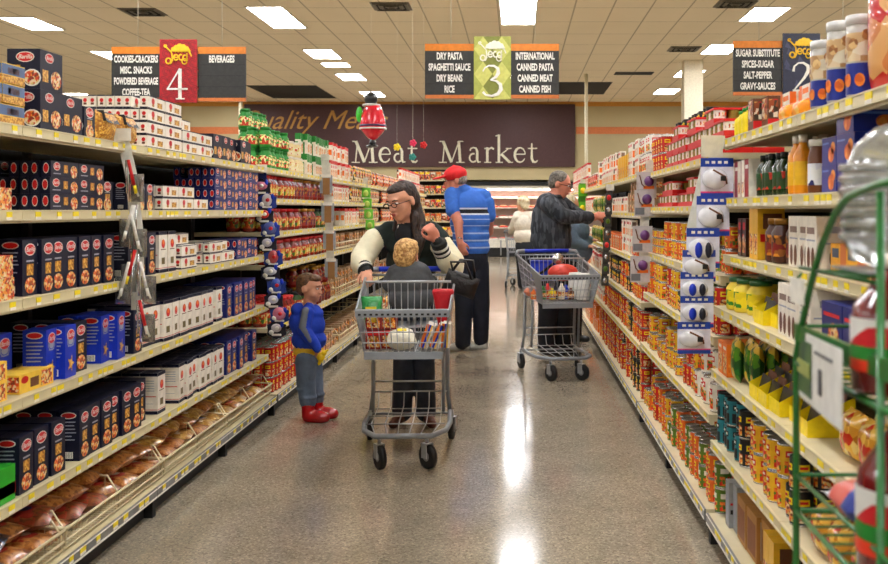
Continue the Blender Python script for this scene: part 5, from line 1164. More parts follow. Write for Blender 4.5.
# right, nearest block
rowR(0, [('op', 3.26, 3.56, 1, 1), ('ow', 3.2, 3.72, 1, 1, dict(inset=.075)), ('pc', 3.75, 4.0, 1, 3), ('lb', 4.02, 4.3, 1, 3)])
rowR(1, [('cb2', 2.40, 2.72, 2, 2), ('cb2', 2.72, 3.02, (3, 2), 2), ('wbt', 3.04, 3.26, 1, 3), ('ybt', 3.26, 3.4, 1, 3), ('gbt', 3.41, 3.92, 1, 4), ('wr', 3.93, 4.3, 1, 2)])
rowR(2, [('yo', 2.42, 3.01, 2, 2), ('wc', 3.03, 3.42, 1, 2), ('bj', 3.45, 3.78, 1, 3), ('yb', 3.80, 3.95, 1, 1), ('dk', 3.96, 4.3, 1, 3)])
rowR(3, [('bx', 2.30, 2.90, 1, 1), ('wc', 2.98, 3.4, 1, 2), ('yd', 3.42, 3.84, 1, 1), ('gl', 3.86, 4.3, 1, 3)])
rowR(4, [('gg', 2.35, 2.95, 1, 2), ('yd', 3.0, 3.30, 1, 1), ('yd', 3.3, 3.75, 1, 1), ('gp', 3.76, 4.06, 1, 3), ('ob', 4.08, 4.3, 1, 3)])
rowR(5, [('gg', 2.5, 3.1, 1, 2), ('cb', 3.12, 3.3, 2, 3), ('cy', 3.3, 3.75, 2, 4), ('cb', 3.76, 3.92, 2, 3), ('ct', 3.92, 4.3, 2, 4)])
put('gg', 'R', 'lowest', .128, .82, 2.6, 3.05, 1, 1); put('sb', 'R', 'lowest', .128, .82, 3.1, 3.32, 1, 2); put('yb', 'R', 'lowest', .128, .82, 3.34, 3.5, 1, 1); put('br', 'R', 'lowest', .128, .83, 3.52, 4.02, 1, 1); put('gr', 'R', 'lowest', .128, .82, 4.04, 4.2, 1, 2)
rowR(0, [('rt', 4.40, 6.3, (2, 3, 2, 3), 1), ('rt', 4.40, 5.2, 3, 1, dict(start_deep=1)), ('cb', 5.6, 6.78, 3, 1, dict(start_deep=2)), ('cr', 6.32, 6.8, 2, 2)], R_MID)
rowR(1, [('rt', 4.40, 6.2, (2, 2, 1), 1), ('rt', 6.22, 6.8, (2, 1), 1)], R_MID)
rowR(2, [('cy,co,cg', 4.40, 6.3, (1, 2), 3), ('lc', 6.3, 6.8, 3, 3)], R_MID)
rowR(3, [('co,cy,cg,cr,cb', 4.40, 6.8, (2, 1), 3)], R_MID)
rowR(4, [('cw', 4.40, 4.9, (1, 2), 3), ('co,cy,cr,cg,lc', 4.9, 6.8, (2, 1, 2), 4)], R_MID)
put('co,cg', 'R', 'lowest', .128, .82, 4.3, 5.2, 2, 4); put('cy,co,cg,cr', 'R', 'lowest', .128, .82, 5.2, 6.8, (2, 2, 1), 4)
rowR(0, [('cw', 6.90, 7.5, 2, 2), ('ms', 7.5, 8.2, 2, 2), ('yb', 8.2, 9.1, 1, 1), ('ms', 9.1, 11.2, (2, 2, 1), 1), ('pr', 11.2, 13, 1, 1), ('rw', 13, 16.4, 2, 1)], R_FAR)
rowR(1, [('pk', 6.90, 8.3, 3, 1), ('ms', 8.35, 10.2, 1, 2), ('gp', 10.2, 12, 1, 1), ('rw', 12, 16.4, 1, 1)], R_FAR)
rowR(2, [('cr,co', 6.9, 7.8, (2, 1), 2), ('ms', 7.8, 8.6, 2, 1), ('ob', 8.6, 10.4, 1, 2), ('gp', 10.4, 12, 1, 1), ('ms', 12, 16.4, 1, 1)], R_FAR)
rowR(3, [('co,cr,cb', 6.9, 8.6, (2, 1), 3), ('cb', 8.6, 9.4, 2, 1), ('rw', 9.4, 12, 1, 1), ('ob', 12, 16.4, 1, 1)], R_FAR)
rowR(4, [('cy,co,cr,cb', 6.9, 8.6, 2, 3), ('cr', 8.6, 10, 2, 2), ('ms', 10, 16.4, 1, 1)], R_FAR)
put('cr,cb', 'R', 'lowest', .128, .82, 6.9, 8.6, (3, 2), 3); put('cr', 'R', 'lowest', .128, .82, 8.6, 10.4, 3, 2); put('ob', 'R', 'lowest', .128, .82, 10.4, 12.5, 2, 1); put('rw', 'R', 'lowest', .128, .82, 12.5, 16.4, 1, 1)

LIMIT = 285
SIDE = {'L': 'left', 'R': 'right'}
bykey = {}
for p in PUT: bykey.setdefault(KIND[p['key']]['name'], []).append(p)
nobj = 0
LAY = ['bottom', 'second', 'third', 'fourth', 'fifth']
for nm, lst in bykey.items():
    lst.sort(key=lambda p: p['y'] + 2.2 * p['dd'] - .0 * p['l'])
    top, rest = lst[:LIMIT], lst[LIMIT:]
    cnt = {}
    top.sort(key=lambda p: p['y'])
    for p in top:
        K = KIND[p['key']]
        if K['me'] is None: K['me'] = K['mb'].mesh(K['name']); K['pm'] = K['part'].mesh('lid') if K['part'] else None
        o = bpy.data.objects.new(K['name'], K['me']); col.objects.link(o); o.location = (p['x'], p['y'], p['z']); o.rotation_euler = (0, 0, p['rz'])
        k = (p['key'], p['side'], p['lev'], p['dd'], p['l']); cnt[k] = cnt.get(k, 0) + 1
        rw = ['front row', 'second row', 'third row', 'fourth row'][p['dd']] if p['dd'] < 4 else f'{ordinal(p["dd"] + 1)} row'
        short = K['desc']
        lab = f'{short}, {p["lev"]} {SIDE[p["side"]]} shelf, {rw}, {LAY[p["l"]]} layer, {ordinal(cnt[k])} along'
        tag(o, lab, K['cat'], f'{K["desc"]}s on the {p["lev"]} {SIDE[p["side"]]} shelf')
        if K['pm']:
            c = bpy.data.objects.new('lid', K['pm']); col.objects.link(c); c.parent = o
        nobj += 1
    if rest:
        by = {}
        for p in rest: by.setdefault(p['side'], []).append(p)
        for sd, L in by.items():
            b = MB()
            for p in L:
                M = Matrix.Translation((p['x'], p['y'], p['z'])) @ Matrix.Rotation(p['rz'], 4, 'Z'); K = KIND[p['key']]; b.merge(K['mb'], M)
                if K['part']: b.merge(K['part'], M)
            o = b.build('stacked_' + nm); tag(o, f'the many further {nm.replace("_", " ")} stacks deeper along the {SIDE[sd]} shelves', KIND[L[0]['key']]['cat'], None, 'stuff')
print('PRODUCTS', nobj, {k: len(v) for k, v in bykey.items()})
# ---------------------------------------------------------------- wire basket and pasta bags on the left deck
BW = mat('basket_wire_cream', (.86, .80, .64), .4)
def wire_basket(y0, y1, x0, x1, z0, z1, label, dz=0.03, nd=2, side=-1, step=.028):
    e = empty('wire_basket', (side * (x0 + x1) / 2, (y0 + y1) / 2, z0)); tag(e, label, 'basket', 'wire shelf baskets'); ox, oy = side * (x0 + x1) / 2, (y0 + y1) / 2
    def p(x, y, z): return (side * x - ox, y - oy, z - z0)
    b = MB(); b.tube([p(x1, y0, z1), p(x0, y0, z1 - dz), p(x0, y1, z1 - dz), p(x1, y1, z1)], .006, BW, 6); b.tube([p(x0 + .004, y0, z1 - dz - .045), p(x0 + .004, y1, z1 - dz - .045)], .005, BW, 6); b.tube([p(x1, y0, z0 + .005), p(x0 + .01, y0, z0 + .005), p(x0 + .01, y1, z0 + .005), p(x1, y1, z0 + .005)], .004, BW, 6); b.build('rim', e)
    b = MB(); n = int((y1 - y0) / step)
    for i in range(n + 1): y = y0 + (y1 - y0) * i / n; b.tube([p(x0, y, z1 - dz), p(x0 + .01, y, z0 + .005), p(x1, y, z0 + .005)], .0016, BW, 4)
    b.build('front_grid', e)
    for k_ in range(nd + 1):
        y = y0 + .01 + (y1 - y0 - .02) * k_ / nd; b = MB(); b.tube([p(x1, y, z0 + .01), p(x1, y, z1 + .03), p(x0 + .06, y, z1 + .03), p(x0 + .01, y, z1 - dz - .02), p(x0 + .012, y, z0 + .01)], .0045, BW, 6)
        for i in range(7): x = x0 + .07 + (x1 - x0 - .08) * i / 6; b.tube([p(x, y, z0 + .01), p(x, y, z1 + .03)], .0016, BW, 4)
        b.build('divider', e)
W4 = ['nearest', 'second', 'third', 'fourth']
for i in range(4): wire_basket(2.75 + 1.07 * i, 2.75 + 1.07 * (i + 1) - .02, 1.668, 2.15, .14, .25, f'cream wire basket of pasta bags, {W4[i]} along the lowest left shelf', nd=2)
FILM = lambda n, c: patch_mat(n, c, 70, .32, coat=.3)
bagm = [FILM('bag_amber', [(.62, .38, .17), (.70, .45, .22), (.52, .28, .12), (.75, .52, .28)]), FILM('bag_umber', [(.50, .27, .14), (.58, .34, .17), (.42, .2, .1), (.65, .25, .15)]), FILM('bag_straw', [(.74, .56, .26), (.68, .5, .22), (.6, .4, .16), (.8, .66, .38)]), FILM('bag_slate', [(.15, .17, .25), (.3, .35, .5), (.4, .25, .2), (.1, .1, .15)])]
LBW = mat('bag_label_cream', (.88, .82, .74), .4, coat=.2); LBR = mat('bag_label_red', (.60, .14, .10), .4, coat=.2); LBB = mat('bag_label_blue', (.15, .2, .5), .3, coat=.5)
bms = []
for i, m in enumerate(bagm):
    random.seed(i + 3); b = MB(); b.pillow(.34, .165, .085, m, nu=16, nv=10, rnd=.10)
    b.pillow(.12, .155, .088, [LBR, LBR, LBW, LBB][i], c=(-.07, 0, -.001), nu=6, nv=8, rnd=.02); b.disc((-.07, 0, .088), (1, 0, 0), (0, 1, 0), .03, .022, [LBW, LBB, LBB, LBW][i]); bms.append(b.mesh('pasta_bag'))
random.seed(11); CB_ = ['amber pasta bag with red label', 'brown pasta bag with red label', 'golden pasta bag with cream label', 'dark blue food bag']
cn = {}
for i in range(24):
    y = 2.86 + i * .172
    for l in range(2):
        k_ = 3 if y < 3.45 else (random.choice((0, 1)) if y < 4.9 else random.choice((2, 2, 0)))
        o = bpy.data.objects.new('pasta_bag', bms[k_]); col.objects.link(o); cn[(k_, l)] = cn.get((k_, l), 0) + 1
        o.location = (-1.865 - .03 * l + random.uniform(-.01, .02), y + .05 * l, .15 + .075 * l); o.rotation_euler = (R(random.uniform(-6, 6)), R(random.uniform(2, 6)), R(180 + random.uniform(-16, 16))); o.scale = (random.uniform(.88, 1.02), random.uniform(.9, 1.08), random.uniform(.85, 1.0))
        tag(o, f'{CB_[k_]}, {["lower", "upper"][l]} layer in the left wire baskets, {ordinal(cn[(k_, l)])} along', 'bag', 'pasta bags in the left wire baskets')
FB = [(9.7, 11.3), (11.35, 13.0)]
for li, (z, h) in enumerate(((1.247, .1), (1.016, .07), (.584, .08), (.133, .09))):
    for j, (a, b_) in enumerate(FB):
        if li == 0 : continue
        x0 = 1.70 if li < 3 else 1.665
        wire_basket(a, b_, x0, 2.15, z + .008, z + h + .03, f'wire basket of packets on {["third", "fourth", "fifth", "lowest"][li]} left shelf, {["beside small child", "behind woman"][j]}', nd=3, step=.05)
o = MB().box((-.05, -.07, 0), (.05, .07, .12), mat('box_vivid_green', (.12, .65, .12), .4)).box((-.02, -.072, .02), (.05, .072, .06), RED).build('green_box', None, (-1.76, 3.44, .418)); tag(o, 'bright green box with red print at lower left corner of photo', 'box')
# ---------------------------------------------------------------- clip strips
SC = (4.45, 6.93, 9.0, 11.55)
PLAS = mat('strip_plastic', (.88, .87, .82), .25, coat=.3); CLEAR = mat('clear_film', (.62, .62, .60), .12, trans=.75, coat=.5)
def strip(name, Y, pts, label, m=PLAS, w=.03, hook=True):
    w *= 1.15 if Y in SC else 1
    """pts: photo points of the strip from its top to its bottom at distance Y"""
    q = [P(a, b, Y) for a, b in pts]; o = q[0].copy(); e = empty(name, o); tag(e, label, 'display strip', 'hanging clip strips')
    b = MB()
    for i in range(len(q) - 1):
        a, c = q[i] - o, q[i + 1] - o
        b.add([(a.x - w / 2, 0, a.z), (a.x + w / 2, 0, a.z), (c.x + w / 2, 0, c.z), (c.x - w / 2, 0, c.z), (a.x - w / 2, .003, a.z), (a.x + w / 2, .003, a.z), (c.x + w / 2, .003, c.z), (c.x - w / 2, .003, c.z)], [(3, 2, 1, 0), (4, 5, 6, 7), (0, 1, 5, 4), (1, 2, 6, 5), (2, 3, 7, 6), (3, 0, 4, 7)], m)
    b.build('strip', e); b = MB(); b.box((-.035, -.012, -.005), (.035, .0, .05), PLAS); b.build('clip', e)
    return e
# white strip on the pasta shelves
Y1 = 4.45; strip('clip_strip', Y1, [(123, 140), (131, 175), (138, 240), (137, 310)], 'white clip strip of tongs hanging before navy pasta boxes', w=.045)
for i, (x, y) in enumerate(((128, 160), (135, 205), (131, 215), (137, 250), (140, 262), (131, 262), (139, 300))):
    q = P(x, y, Y1 - .03 - .004 * i); b = MB(); s_ = 1 if i % 2 == 0 else -1
    b.pillow(.055, .10, .022, CLEAR, c=(s_ * .03, 0, -.15), axis='y'); b.tube([(0, 0, 0), (s_ * .02, -.006, -.08), (s_ * .042, -.01, -.13)], [.006, .004, .004], WHT, 6)
    b.tube([(s_ * .004, -.008, .0), (s_ * .026, -.012, -.09)], .0060, RED if i in (0, 3, 6) else WHT, 6); b.tube([(s_ * .028, -.012, -.092), (s_ * .034, -.012, -.12)], .0060, YEL if i in (0, 3) else WHT, 6); b.tube([(s_ * -.006, 0, 0), (s_ * -.002, -.004, -.12)], .004, SILV, 6)
    b.v = [(x * 1.2, y * 1.2, z * 1.2) for x, y, z in b.v]; o = b.build('kitchen_tongs', None, q); tag(o, f'packaged red and white kitchen tongs, {ordinal(i + 1)} down the white strip', 'utensil', 'tongs on the white clip strip')
# blue character-free toy card strip
Y2 = 6.93; strip('clip_strip', Y2, [(262, 172), (266, 235), (273, 300), (277, 338)], 'blue and black clip strip of toy cards hanging by sauce jars', m=mat('strip_navy', (.06, .14, .38), .4), w=.05)
tc = [(.85, .5, .6), (.8, .78, .78), (.85, .25, .2), (.3, .35, .6), (.75, .75, .8), (.7, .3, .3), (.75, .76, .8), (.25, .35, .7), (.85, .85, .9)]
for i in range(11):
    x, y = 263 + 1.55 * i + (2.5 if i % 2 else -2), 180 + 14.2 * i; q = P(x, y, Y2 - .02 - .004 * i); b = MB(); c = mat('toy_card_%d' % (i % 9), tc[i % 9], .35, coat=.5)
    pts = [(.055 * math.cos(a * .5236) * (1 if a % 2 else .8), .05 * math.sin(a * .5236) * (1 if a % 2 else .85)) for a in range(12)]
    b.add([(u * 1.08, .002, v - .04) for u, v in pts] + [(u * 1.08, .006, v - .04) for u, v in pts], [tuple(range(12))[::-1], tuple(range(12, 24))] + [(k_, k_ + 12, (k_ + 1) % 12 + 12, (k_ + 1) % 12) for k_ in range(12)], mat('card_edge_blue', (.10, .22, .55), .4) if i % 2 else mat('card_edge', (.08, .09, .15), .4))
    b.ball((.0, -.004, -.03), (.028 if i % 3 else .036, .012, .034 if i % 2 else .022), c, 12, 8); b.ball((-.026, -.006, -.052), (.014, .01, .012), WHT, 8, 6); b.ball((.03, -.004, -.012), (.010, .008, .016), BLUE, 8, 6); b.ball((.006, -.014, -.03), (.012, .006, .01), RED if i % 2 else WHT, 8, 6); b.cbox((0, .0, -.066), (.05, .005, .010), WHT)
    b.v = [(x * 1.25, y * 1.25, z * 1.3) for x, y, z in b.v]; o = b.build('toy_card', None, q); tag(o, f'rounded blister toy card, {ordinal(i + 1)} down the blue strip by sauce jars', 'toy', 'toy cards on the blue clip strip')
def strip_items(Y, x0, y0, x1, y1, n, mk, name, lab, cat, grp):
    for i in range(n):
        t = i / max(1, n - 1); q = P(x0 + (x1 - x0) * t, y0 + (y1 - y0) * t, Y - .02 - .003 * i); b = MB(); mk(b, i); g_ = 1.2 if x0 < 400 else 1; b.v = [(X * g_, Y_ * g_, Z * g_) for X, Y_, Z in b.v]; o = b.build(name, None, q); tag(o, f'{lab}, {ordinal(i + 1)} down', cat, grp)
strip('clip_strip', 9.0, [(325, 160), (328, 200), (331, 275)], 'pale clip strip of wooden spatulas left of woman', w=.06)
WOOD = mat('spatula_wood', (.62, .45, .26), .6)
strip_items(8.95, 326, 178, 331, 262, 4, lambda b, i: (b.box((-.045, .0, -.11), (.045, .006, .02), mat('card_grey', (.62, .66, .70), .35)), b.box((-.022, -.008, -.12), (.028, -.001, .0), WOOD), b.cbox((.0, -.006, .015), (.07, .006, .022), WHT)), 'spatula_pack', 'carded wooden spatula pack on the strip left of woman', 'utensil', 'spatula packs')
strip('clip_strip', 11.55, [(365, 182), (368, 205), (370, 228)], 'lime green clip strip above the woman left shoulder', w=.05)
strip_items(11.5, 366, 190, 370, 222, 4, lambda b, i: (b.box((-.04, 0, -.07), (.04, .006, .02), mat('card_lime', (.45, .80, .25), .35)), b.ball((0, -.006, -.03), (.025, .01, .03), mat('card_lime_pale', (.75, .85, .4), .35), 8, 6)), 'seasoning_card', 'lime green seasoning card on the strip left of woman', 'packet', 'lime cards')
# ladle strip on the right
Y3 = 4.30
strip('clip_strip', Y3, [(716, 148), (709, 190), (703, 260), (697, 345)], 'clip strip of white blue kitchen tools on right shelves', w=.05)
b = MB(); q = P(712, 145, 4.27); b.box((-.045, 0, -.05), (.045, .003, .04), mat('card_paper', (.86, .83, .74), .5)); o = b.build('price_card', None, q); tag(o, 'blank cream price card above the white blue tool strip', 'card')
b = MB(); b.add([(-.03, 0, .10), (.02, 0, .12), (-.045, 0, -.2), (-.095, 0, -.18), (-.03, .003, .10), (.02, .003, .12), (-.045, .003, -.2), (-.095, .003, -.18)], [(3, 2, 1, 0), (4, 5, 6, 7), (0, 1, 5, 4), (1, 2, 6, 5), (2, 3, 7, 6), (3, 0, 4, 7)], mat('paper_pale', (.84, .83, .78), .6)); o = b.build('paper_sheet', None, P(708, 190, 4.34)); tag(o, 'long pale paper strip hanging left of the white blue tools', 'paper')
CBL = mat('card_royal', (.08, .25, .66), .35, coat=.4); CWH = mat('card_white', (.88, .88, .92), .3, coat=.5); CPK = mat('card_pink', (.9, .3, .55), .4)
tp = [(717, 158), (713, 196), (703, 228), (699, 250), (697, 272), (697, 296), (694, 322)]
for i, (x, y) in enumerate(tp):
    q = P(x, y, Y3 - .03 - .008 * i); b = MB(); w, h = .068, .165 if i < 3 else .13
    b.box((-w, 0, -h), (w, .003, 0), CWH); b.box((-w, -.001, -h * .22), (w, 0, 0), CBL); b.box((-w, -.001, -h), (w, 0, -h * .88), CBL); b.box((-w, -.002, -h * .88), (w, 0, -h * .84), CPK)
    t = text_mb('Pro Brush' if False else '', .02, WHT) if False else None
    for k_ in range(4): b.cbox((-w * .6 + k_ * w * .38, -.002, -h * .11), (w * .22, .002, h * .07), WHT)
    b.ball((-.01, -.006, -h * .52), (w * .8, .022, h * .27), mat('blister_white', (.90, .90, .92), .2, coat=.6), 14, 8)
    if i % 3 == 0 or i < 2: b.tube([(-.02, -.02, -h * .3), (.03, -.03, -h * .48), (.035, -.03, -h * .66)], .004, BROWN, 5); b.cbox((.02, -.03, -h * .52), (.02, .01, .02), BLK)
    else: b.ball((-.022, -.026, -h * .55), (.016, .012, h * .2), BLUE, 10, 6); b.ball((.018, -.026, -h * .55), (.014, .012, h * .2), mat('handle_ink', (.06, .07, .16), .3), 10, 6)
    o = b.build('tool_card', None, q); tag(o, f'white blister card of kitchen tool, {ordinal(i + 1)} down the right ladle strip', 'utensil', 'kitchen tool cards on the right strip')
# purple gadget strip
Y4 = 6.72
strip('clip_strip', Y4, [(651, 168), (645, 200), (643, 285)], 'clip strip of purple gadgets further along right shelves', w=.06)
PUR = mat('gadget_purple', (.38, .18, .42), .3, coat=.4); CGY = mat('card_silver', (.78, .76, .76), .35, coat=.3)
for i, (x, y) in enumerate(((648, 172), (646, 190), (644, 226), (642, 256))):
    q = P(x, y, Y4 - .03 - .01 * i); b = MB(); b.box((-.075, 0, -.17), (.055, .003, 0), CGY); b.box((-.07, -.001, -.16), (-.01, 0, -.115), mat('print_steel', (.45, .47, .5), .4)); b.ball((.005, -.01, -.06), (.032, .02, .034), PUR, 12, 8); b.tube([(-.055, -.006, -.02), (-.04, -.008, -.08), (-.02, -.006, -.1)], .004, BROWN, 5); b.box((-.03, -.002, -.11), (.04, 0, -.09), ORG)
    o = b.build('gadget_card', None, q); tag(o, f'silver card with round purple gadget, {ordinal(i + 1)} down its strip', 'utensil', 'purple gadget cards')
# dark strip by the man
Y5 = 9.05
strip('clip_strip', Y5, [(610, 190), (607, 235), (604, 282)], 'dark clip strip of packets right of man in checked shirt', m=mat('strip_dark', (.16, .16, .17), .4), w=.05)
strip_items(Y5 - .02, 609, 193, 605, 276, 8, lambda b, i: (b.box((-.032, 0, -.085), (.032, .004, .0), mat('packet_smoke', (.24, .25, .24), .3, coat=.5)), b.ball((0, -.004, -.04), (.02, .012, .025), [RED, SILV, CG_, SILV][i % 4], 8, 6)), 'hanging_packet', 'small dark packet on the strip right of man in checked shirt', 'packet', 'packets on the dark strip')
strip('clip_strip', 13.35, [(583, 183), (581, 215), (581, 250)], 'bright green clip strip beyond man in checked shirt', m=mat('strip_green', (.25, .6, .12), .4), w=.10)
strip_items(13.3, 583, 186, 581, 238, 4, lambda b, i: (b.box((-.06, 0, -.13), (.06, .006, .02), mat('bag_lime', (.40, .78, .12), .3, coat=.5)), b.ball((0, -.006, -.06), (.035, .02, .04), YEL, 8, 6)), 'snack_packet', 'lime green snack packet beyond man in checked shirt', 'packet', 'lime snack packets')

# ---------------------------------------------------------------- tubs and bags on the near top right shelf
TUBP = mat('tub_clear', (.90, .89, .86), .18, trans=.35, coat=.6); NUT = patch_mat('nut_mix', [(.80, .62, .38), (.70, .48, .26), (.88, .74, .5), (.6, .38, .2)], 50)
def nut_tub(y, x, z, h, label, r=.062):
    e = empty('biscuit_tub', (x, y, z)); tag(e, label, 'tub', 'clear tubs of biscuits')
    b = MB(); b.lathe([(r * .95, 0), (r, .01), (r, h * .86), (r * .96, h * .88)], TUBP, 20, sy=.85); b.lathe([(r + .0008, h * .05), (r + .0008, h * .42)], mat('carton_cobalt', (.06, .16, .55)), 20, sy=.85, caps=False)
    for a in range(8):
        t = a * .785 + .3; b.disc(((r + .002) * math.cos(t), (r + .002) * .85 * math.sin(t), h * .22), (-math.sin(t), math.cos(t) * .85, 0), (0, 0, 1), .014, h * .08, CK)
        b.disc(((r + .0015) * math.cos(t + .4), (r + .0015) * .85 * math.sin(t + .4), h * (.55 + .1 * (a % 3))), (-math.sin(t + .4), math.cos(t + .4) * .85, 0), (0, 0, 1), .015, .015, NUT)
    b.lathe([(r + .0006, h * .44), (r + .0006, h * .78)], patch_mat('tub_biscuits', [(.82, .68, .48), (.88, .80, .65), (.72, .55, .36), (.9, .86, .76)], 28), 20, sy=.85, caps=False)
    b.build('tub_body', e); b = MB(); b.lathe([(r * 1.03, h * .88), (r * 1.03, h * .99), (r * .98, h)], mat('lid_milky', (.88, .88, .88), .3), 20, sy=.85); b.build('lid', e)
zt = 1.697
for i, (y, dx, h) in enumerate(((2.77, .062, .225), (2.92, .055, .235), (3.07, .052, .205), (2.84, .155, .22), (2.99, .15, .225))):
    nut_tub(y, .87 + dx, zt, h, f'clear biscuit tub with blue label, top right shelf, {["nearest camera", "middle of front three", "farthest of front three", "rear nearer", "rear farther"][i]}', r=.046)
b = MB(); b.pillow(.18, .32, .10, patch_mat('bag_crimson_nuts', [(.78, .08, .08), (.78, .08, .08), (.88, .66, .42), (.82, .5, .28), (.75, .1, .1)], 18, .3, coat=.5), axis='x', rnd=.05); b.cbox((0, 0, .27), (.07, .13, .05), RED)
o = b.build('snack_bag', None, (.97, 2.62, zt), (0, 0, R(24))); tag(o, 'large red bag of nuts on top right shelf at photo edge', 'bag')
# ---------------------------------------------------------------- green wire rack in the right foreground
GW = mat('rack_green', (.06, .42, .13), .35, coat=.4)
XR = .385; rk = empty('wire_rack', (.56, 1.25, 0)); tag(rk, 'green wire display rack in right foreground, out of focus', 'rack')
def rp(x, y, z): return (x - .56, y - 1.25, z)
for i, x in enumerate((XR, .74)):
    b = MB(); pts = [(1.42, 0.02), (1.42, .8), (1.42, 1.20)] + [(1.42 - .05 * (1 - math.cos(t)) * 1.0 - .30 * t / 1.57 * .7, 1.20 + .22 * math.sin(t)) for t in (.2, .5, .8, 1.1, 1.35, 1.57)] + [(1.09, 1.428), (1.0, 1.43)]
    b.tube([rp(x, y, z) for y, z in pts], .0048, GW, 8); b.tube([rp(x, 1.09, .02), rp(x, 1.09, 1.42)], .0048, GW, 8); b.build('side_hoop', rk)
for j, z in enumerate((.32, .62, .985, 1.19)):
    b = MB(); z2 = z
    for x in (XR, .74): b.tube([rp(x, 1.42, z2), rp(x, 1.0, z2)], .004, GW, 6); b.tube([rp(x, 1.42, z2 + .05), rp(x, 1.0, z2 + .05)], .003, GW, 6)
    b.tube([rp(XR, 1.42, z2), rp(.74, 1.42, z2)], .004, GW, 6); b.tube([rp(XR, 1.0, z2), rp(.74, 1.0, z2)], .004, GW, 6); b.tube([rp(XR, 1.42, z2 + .05), rp(.74, 1.42, z2 + .05)], .003, GW, 6)
    if j == 3:
        for x in (XR, .74): b.box(rp(x - .003, 1.0, 1.222), rp(x + .003, 1.42, 1.244), GW)
    if 1:
        for i in range(1, 12): y = 1.0 + .42 * i / 12; b.tube([rp(XR, y, z2), rp(.74, y, z2)], .002, GW, 5)
    b.build('rack_shelf', rk)
b = MB(); 
for y_ in (1.22, 1.30): b.tube([rp(XR, y_, 1.322), rp(.74, y_, 1.322)], .003, GW, 6)
for y_ in (1.22, 1.30):
    for x_ in (XR, .74): b.tube([rp(x_, 1.09, 1.322), rp(x_, 1.40, 1.322)], .003, GW, 6)
b.build('cross_rail', rk)
for s_ in (-1, 1): MB().tube([rp(.56 + s_ * .17, 1.0, .02), rp(.56 + s_ * .17, 1.42, .02)], .006, GW, 8).build('foot_rail', rk)
# sign card on its side
cd = MB(); A = [(XR - .012, 1.44, 1.236), (XR - .012, 1.13, 1.245), (XR - .012, 1.13, 1.155 - .0), (XR - .012, 1.44, 1.145)]
zs = [P(0, 328, 1.45).z, P(0, 350, 1.13).z, P(0, 432, 1.13).z, P(0, 392, 1.45).z]
ys = [1.45, 1.13, 1.13, 1.45]
X1_, X2_ = P(798, 0, 1.45).x, P(845, 0, 1.13).x
def card(u0, u1, v0, v1, dx, m):
    def p(u, v): y = 1.45 + (1.13 - 1.45) * u; x = X1_ + (X2_ - X1_) * u - .004; zt_ = zs[0] + (zs[1] - zs[0]) * u; zb_ = zs[3] + (zs[2] - zs[3]) * u; return (x - dx, y, zt_ + (zb_ - zt_) * v)
    a = [p(u0, v0), p(u1, v0), p(u1, v1), p(u0, v1)]; c = [(x + .0015, y, z) for x, y, z in a]
    cd.add(a + c, [(0, 1, 2, 3), (7, 6, 5, 4), (0, 4, 5, 1), (1, 5, 6, 2), (2, 6, 7, 3), (3, 7, 4, 0)], m)
card(0, 1, 0, 1, 0, mat('card_bright', (.90, .90, .88), .4)); card(.03, .42, .12, .9, .0016, mat('card_leaf', (.16, .30, .20), .5, col2=(.30, .42, .22), scale=18)); card(.06, .40, .42, .62, .0032, mat('card_meadow', (.62, .66, .35), .5)); card(.58, .64, .4, .75, .0018, mat('print_grey', (.3, .3, .32), .5)); card(.5, .85, .18, .22, .0018, mat('print_grey', (.3, .3, .32), .5))
o = cd.build('sign_card'); tag(o, 'white sign card with dark green picture on green wire rack', 'sign')
b = MB(); q = P(803, 290, 1.40); b.box((-.012, -.03, -.017), (-.009, .03, .017), WHT); b.tube([(-.01, -.0, .017), (-.004, 0, .024)], .002, GW, 5); o = b.build('price_card', None, (XR + .002, 1.385, q.z)); tag(o, 'small white price card clipped on upper left of green rack', 'card')
# goods in the rack
def bigbottle(x, y, z, label, s=1.0, sz=None):
    e = empty('drink_bottle', (x, y, z)); tag(e, label, 'bottle', 'red bottles on the green rack')
    JU = mat('juice_dark_red', (.42, .04, .06), .15, coat=.6); b = MB(); b.lathe([(.045 * s, 0), (.05 * s, .01), (.05 * s, .16 * s), (.047 * s, .19 * s), (.018 * s, .26 * s), (.016 * s, .275 * s)], JU, 22); b.build('bottle_body', e)
    b = MB(); rr = .0508 * s
    b.lathe([(rr, .05 * s), (rr, .075 * s)], mat('print_coral', (.88, .22, .12), .4), 22, caps=False); b.lathe([(rr, .075 * s), (rr, .105 * s)], GRN, 22, caps=False); b.lathe([(rr, .105 * s), (rr, .165 * s)], patch_mat('label_juice', [(.88, .88, .86), (.88, .88, .86), (.8, .1, .15), (.88, .88, .86)], 14), 22, caps=False); b.build('label', e)
    b = MB(); b.lathe([(.019 * s, .272 * s), (.019 * s, .295 * s), (.017 * s, .30 * s)], WHT, 16); b.build('cap', e)
    if sz:
        for ch in e.children: ch.scale = (1, 1, sz)
bigbottle(.426, 1.15, 1.197, 'red white and green juice bottle on upper shelf of green rack', 1.02, .50)
bigbottle(.430, 1.14, .992, 'large red juice bottle on lower shelf of green rack', 1.05, .60); bigbottle(.57, 1.25, .992, 'red juice bottle behind the front one on lower rack shelf', 1.0, .58)
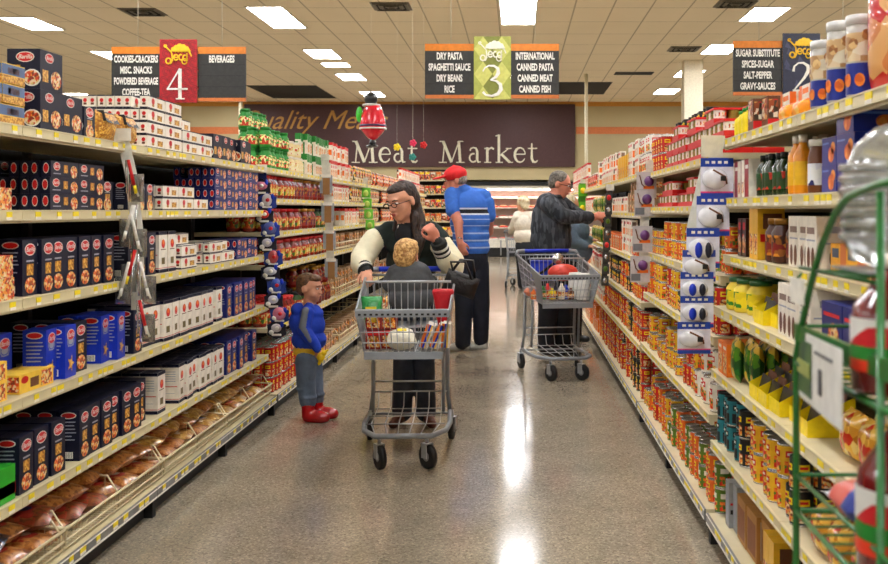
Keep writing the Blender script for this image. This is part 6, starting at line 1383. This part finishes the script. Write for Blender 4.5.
# clear plastic dome container hanging high on the rack
dm = MB(); DP = mat('dome_plastic', (.86, .87, .87), .12, trans=.85, coat=.3)
dm.lathe([(.03, -.005), (.062, .005), (.074, .03), (.078, .07), (.074, .11), (.060, .145), (.035, .168), (.008, .175)], DP, 26)
for z in range(7): dm.lathe([(.0755 + .002, .03 + z * .014), (.0795, .034 + z * .014), (.0755 + .002, .038 + z * .014)], DP, 26, caps=False)
o = dm.build('plastic_jar', None, (.475, 1.26, 1.334)); tag(o, 'blurry clear ribbed plastic container at right edge above rack', 'container')
b = MB(); b.box((-.16, -.07, 0), (.16, .07, .003), mat('rack_tray_clear', (.80, .82, .80), .2, trans=.6)); o = b.build('rack_tray', None, (.565, 1.26, 1.3255)); tag(o, 'thin clear tray under the ribbed plastic container', 'tray')
for x_, y_ in ((-.15, -.18), (.15, -.18), (-.15, .17), (.15, .17)):
    pass
for i in range(4):
    b = MB(); b.pillow(.12, .10, .05, patch_mat('pack_blue_mix', [(.1, .2, .6), (.85, .3, .2), (.9, .9, .95), (.08, .12, .4)], 22), rnd=.08)
    o = b.build('snack_packet', None, (.475 + .0 * i, 1.345 - .0 * i, .994 + .052 * i if i < 1 else 10)) if i < 1 else None
    if o: tag(o, 'blue and red snack packet lying at far end of rack shelf', 'packet')
# ---------------------------------------------------------------- goods display beyond the end of the left shelves
YE = 24.0; e = empty('display_shelving', (P(428, 0, YE).x, YE, 0)); tag(e, 'dark display shelving in the cross aisle, left of red-capped man', 'shelving')
b = MB(); b.box((-.75, .2, 0), (.75, .25, 2.35), KICK); b.build('back_panel', e)
for i in range(7): MB().box((-.75, -.2, .15 + .32 * i), (.75, .2, .18 + .32 * i), CREAM).build('shelf', e)
pm = []
for i, m in enumerate((P1, P2, CTN, FOOD)):
    pm.append(MB().box((-.055, -.06, 0), (.055, .06, .19), m).box((-.05, -.062, .13), (.05, .062, .17), [YEL, RED, OFFW, ORG][i]).mesh('grocery_box'))
for i in range(7):
    for j in range(11):
        o = bpy.data.objects.new('grocery_box', random.choice(pm)); col.objects.link(o); o.location = (e.location.x - .65 + j * .13, YE - .1, .181 + .32 * i); tag(o, f'colourful box on cross aisle display, {ordinal(i + 1)} shelf up, {ordinal(j + 1)} from left', 'box', 'boxes on the cross aisle display')
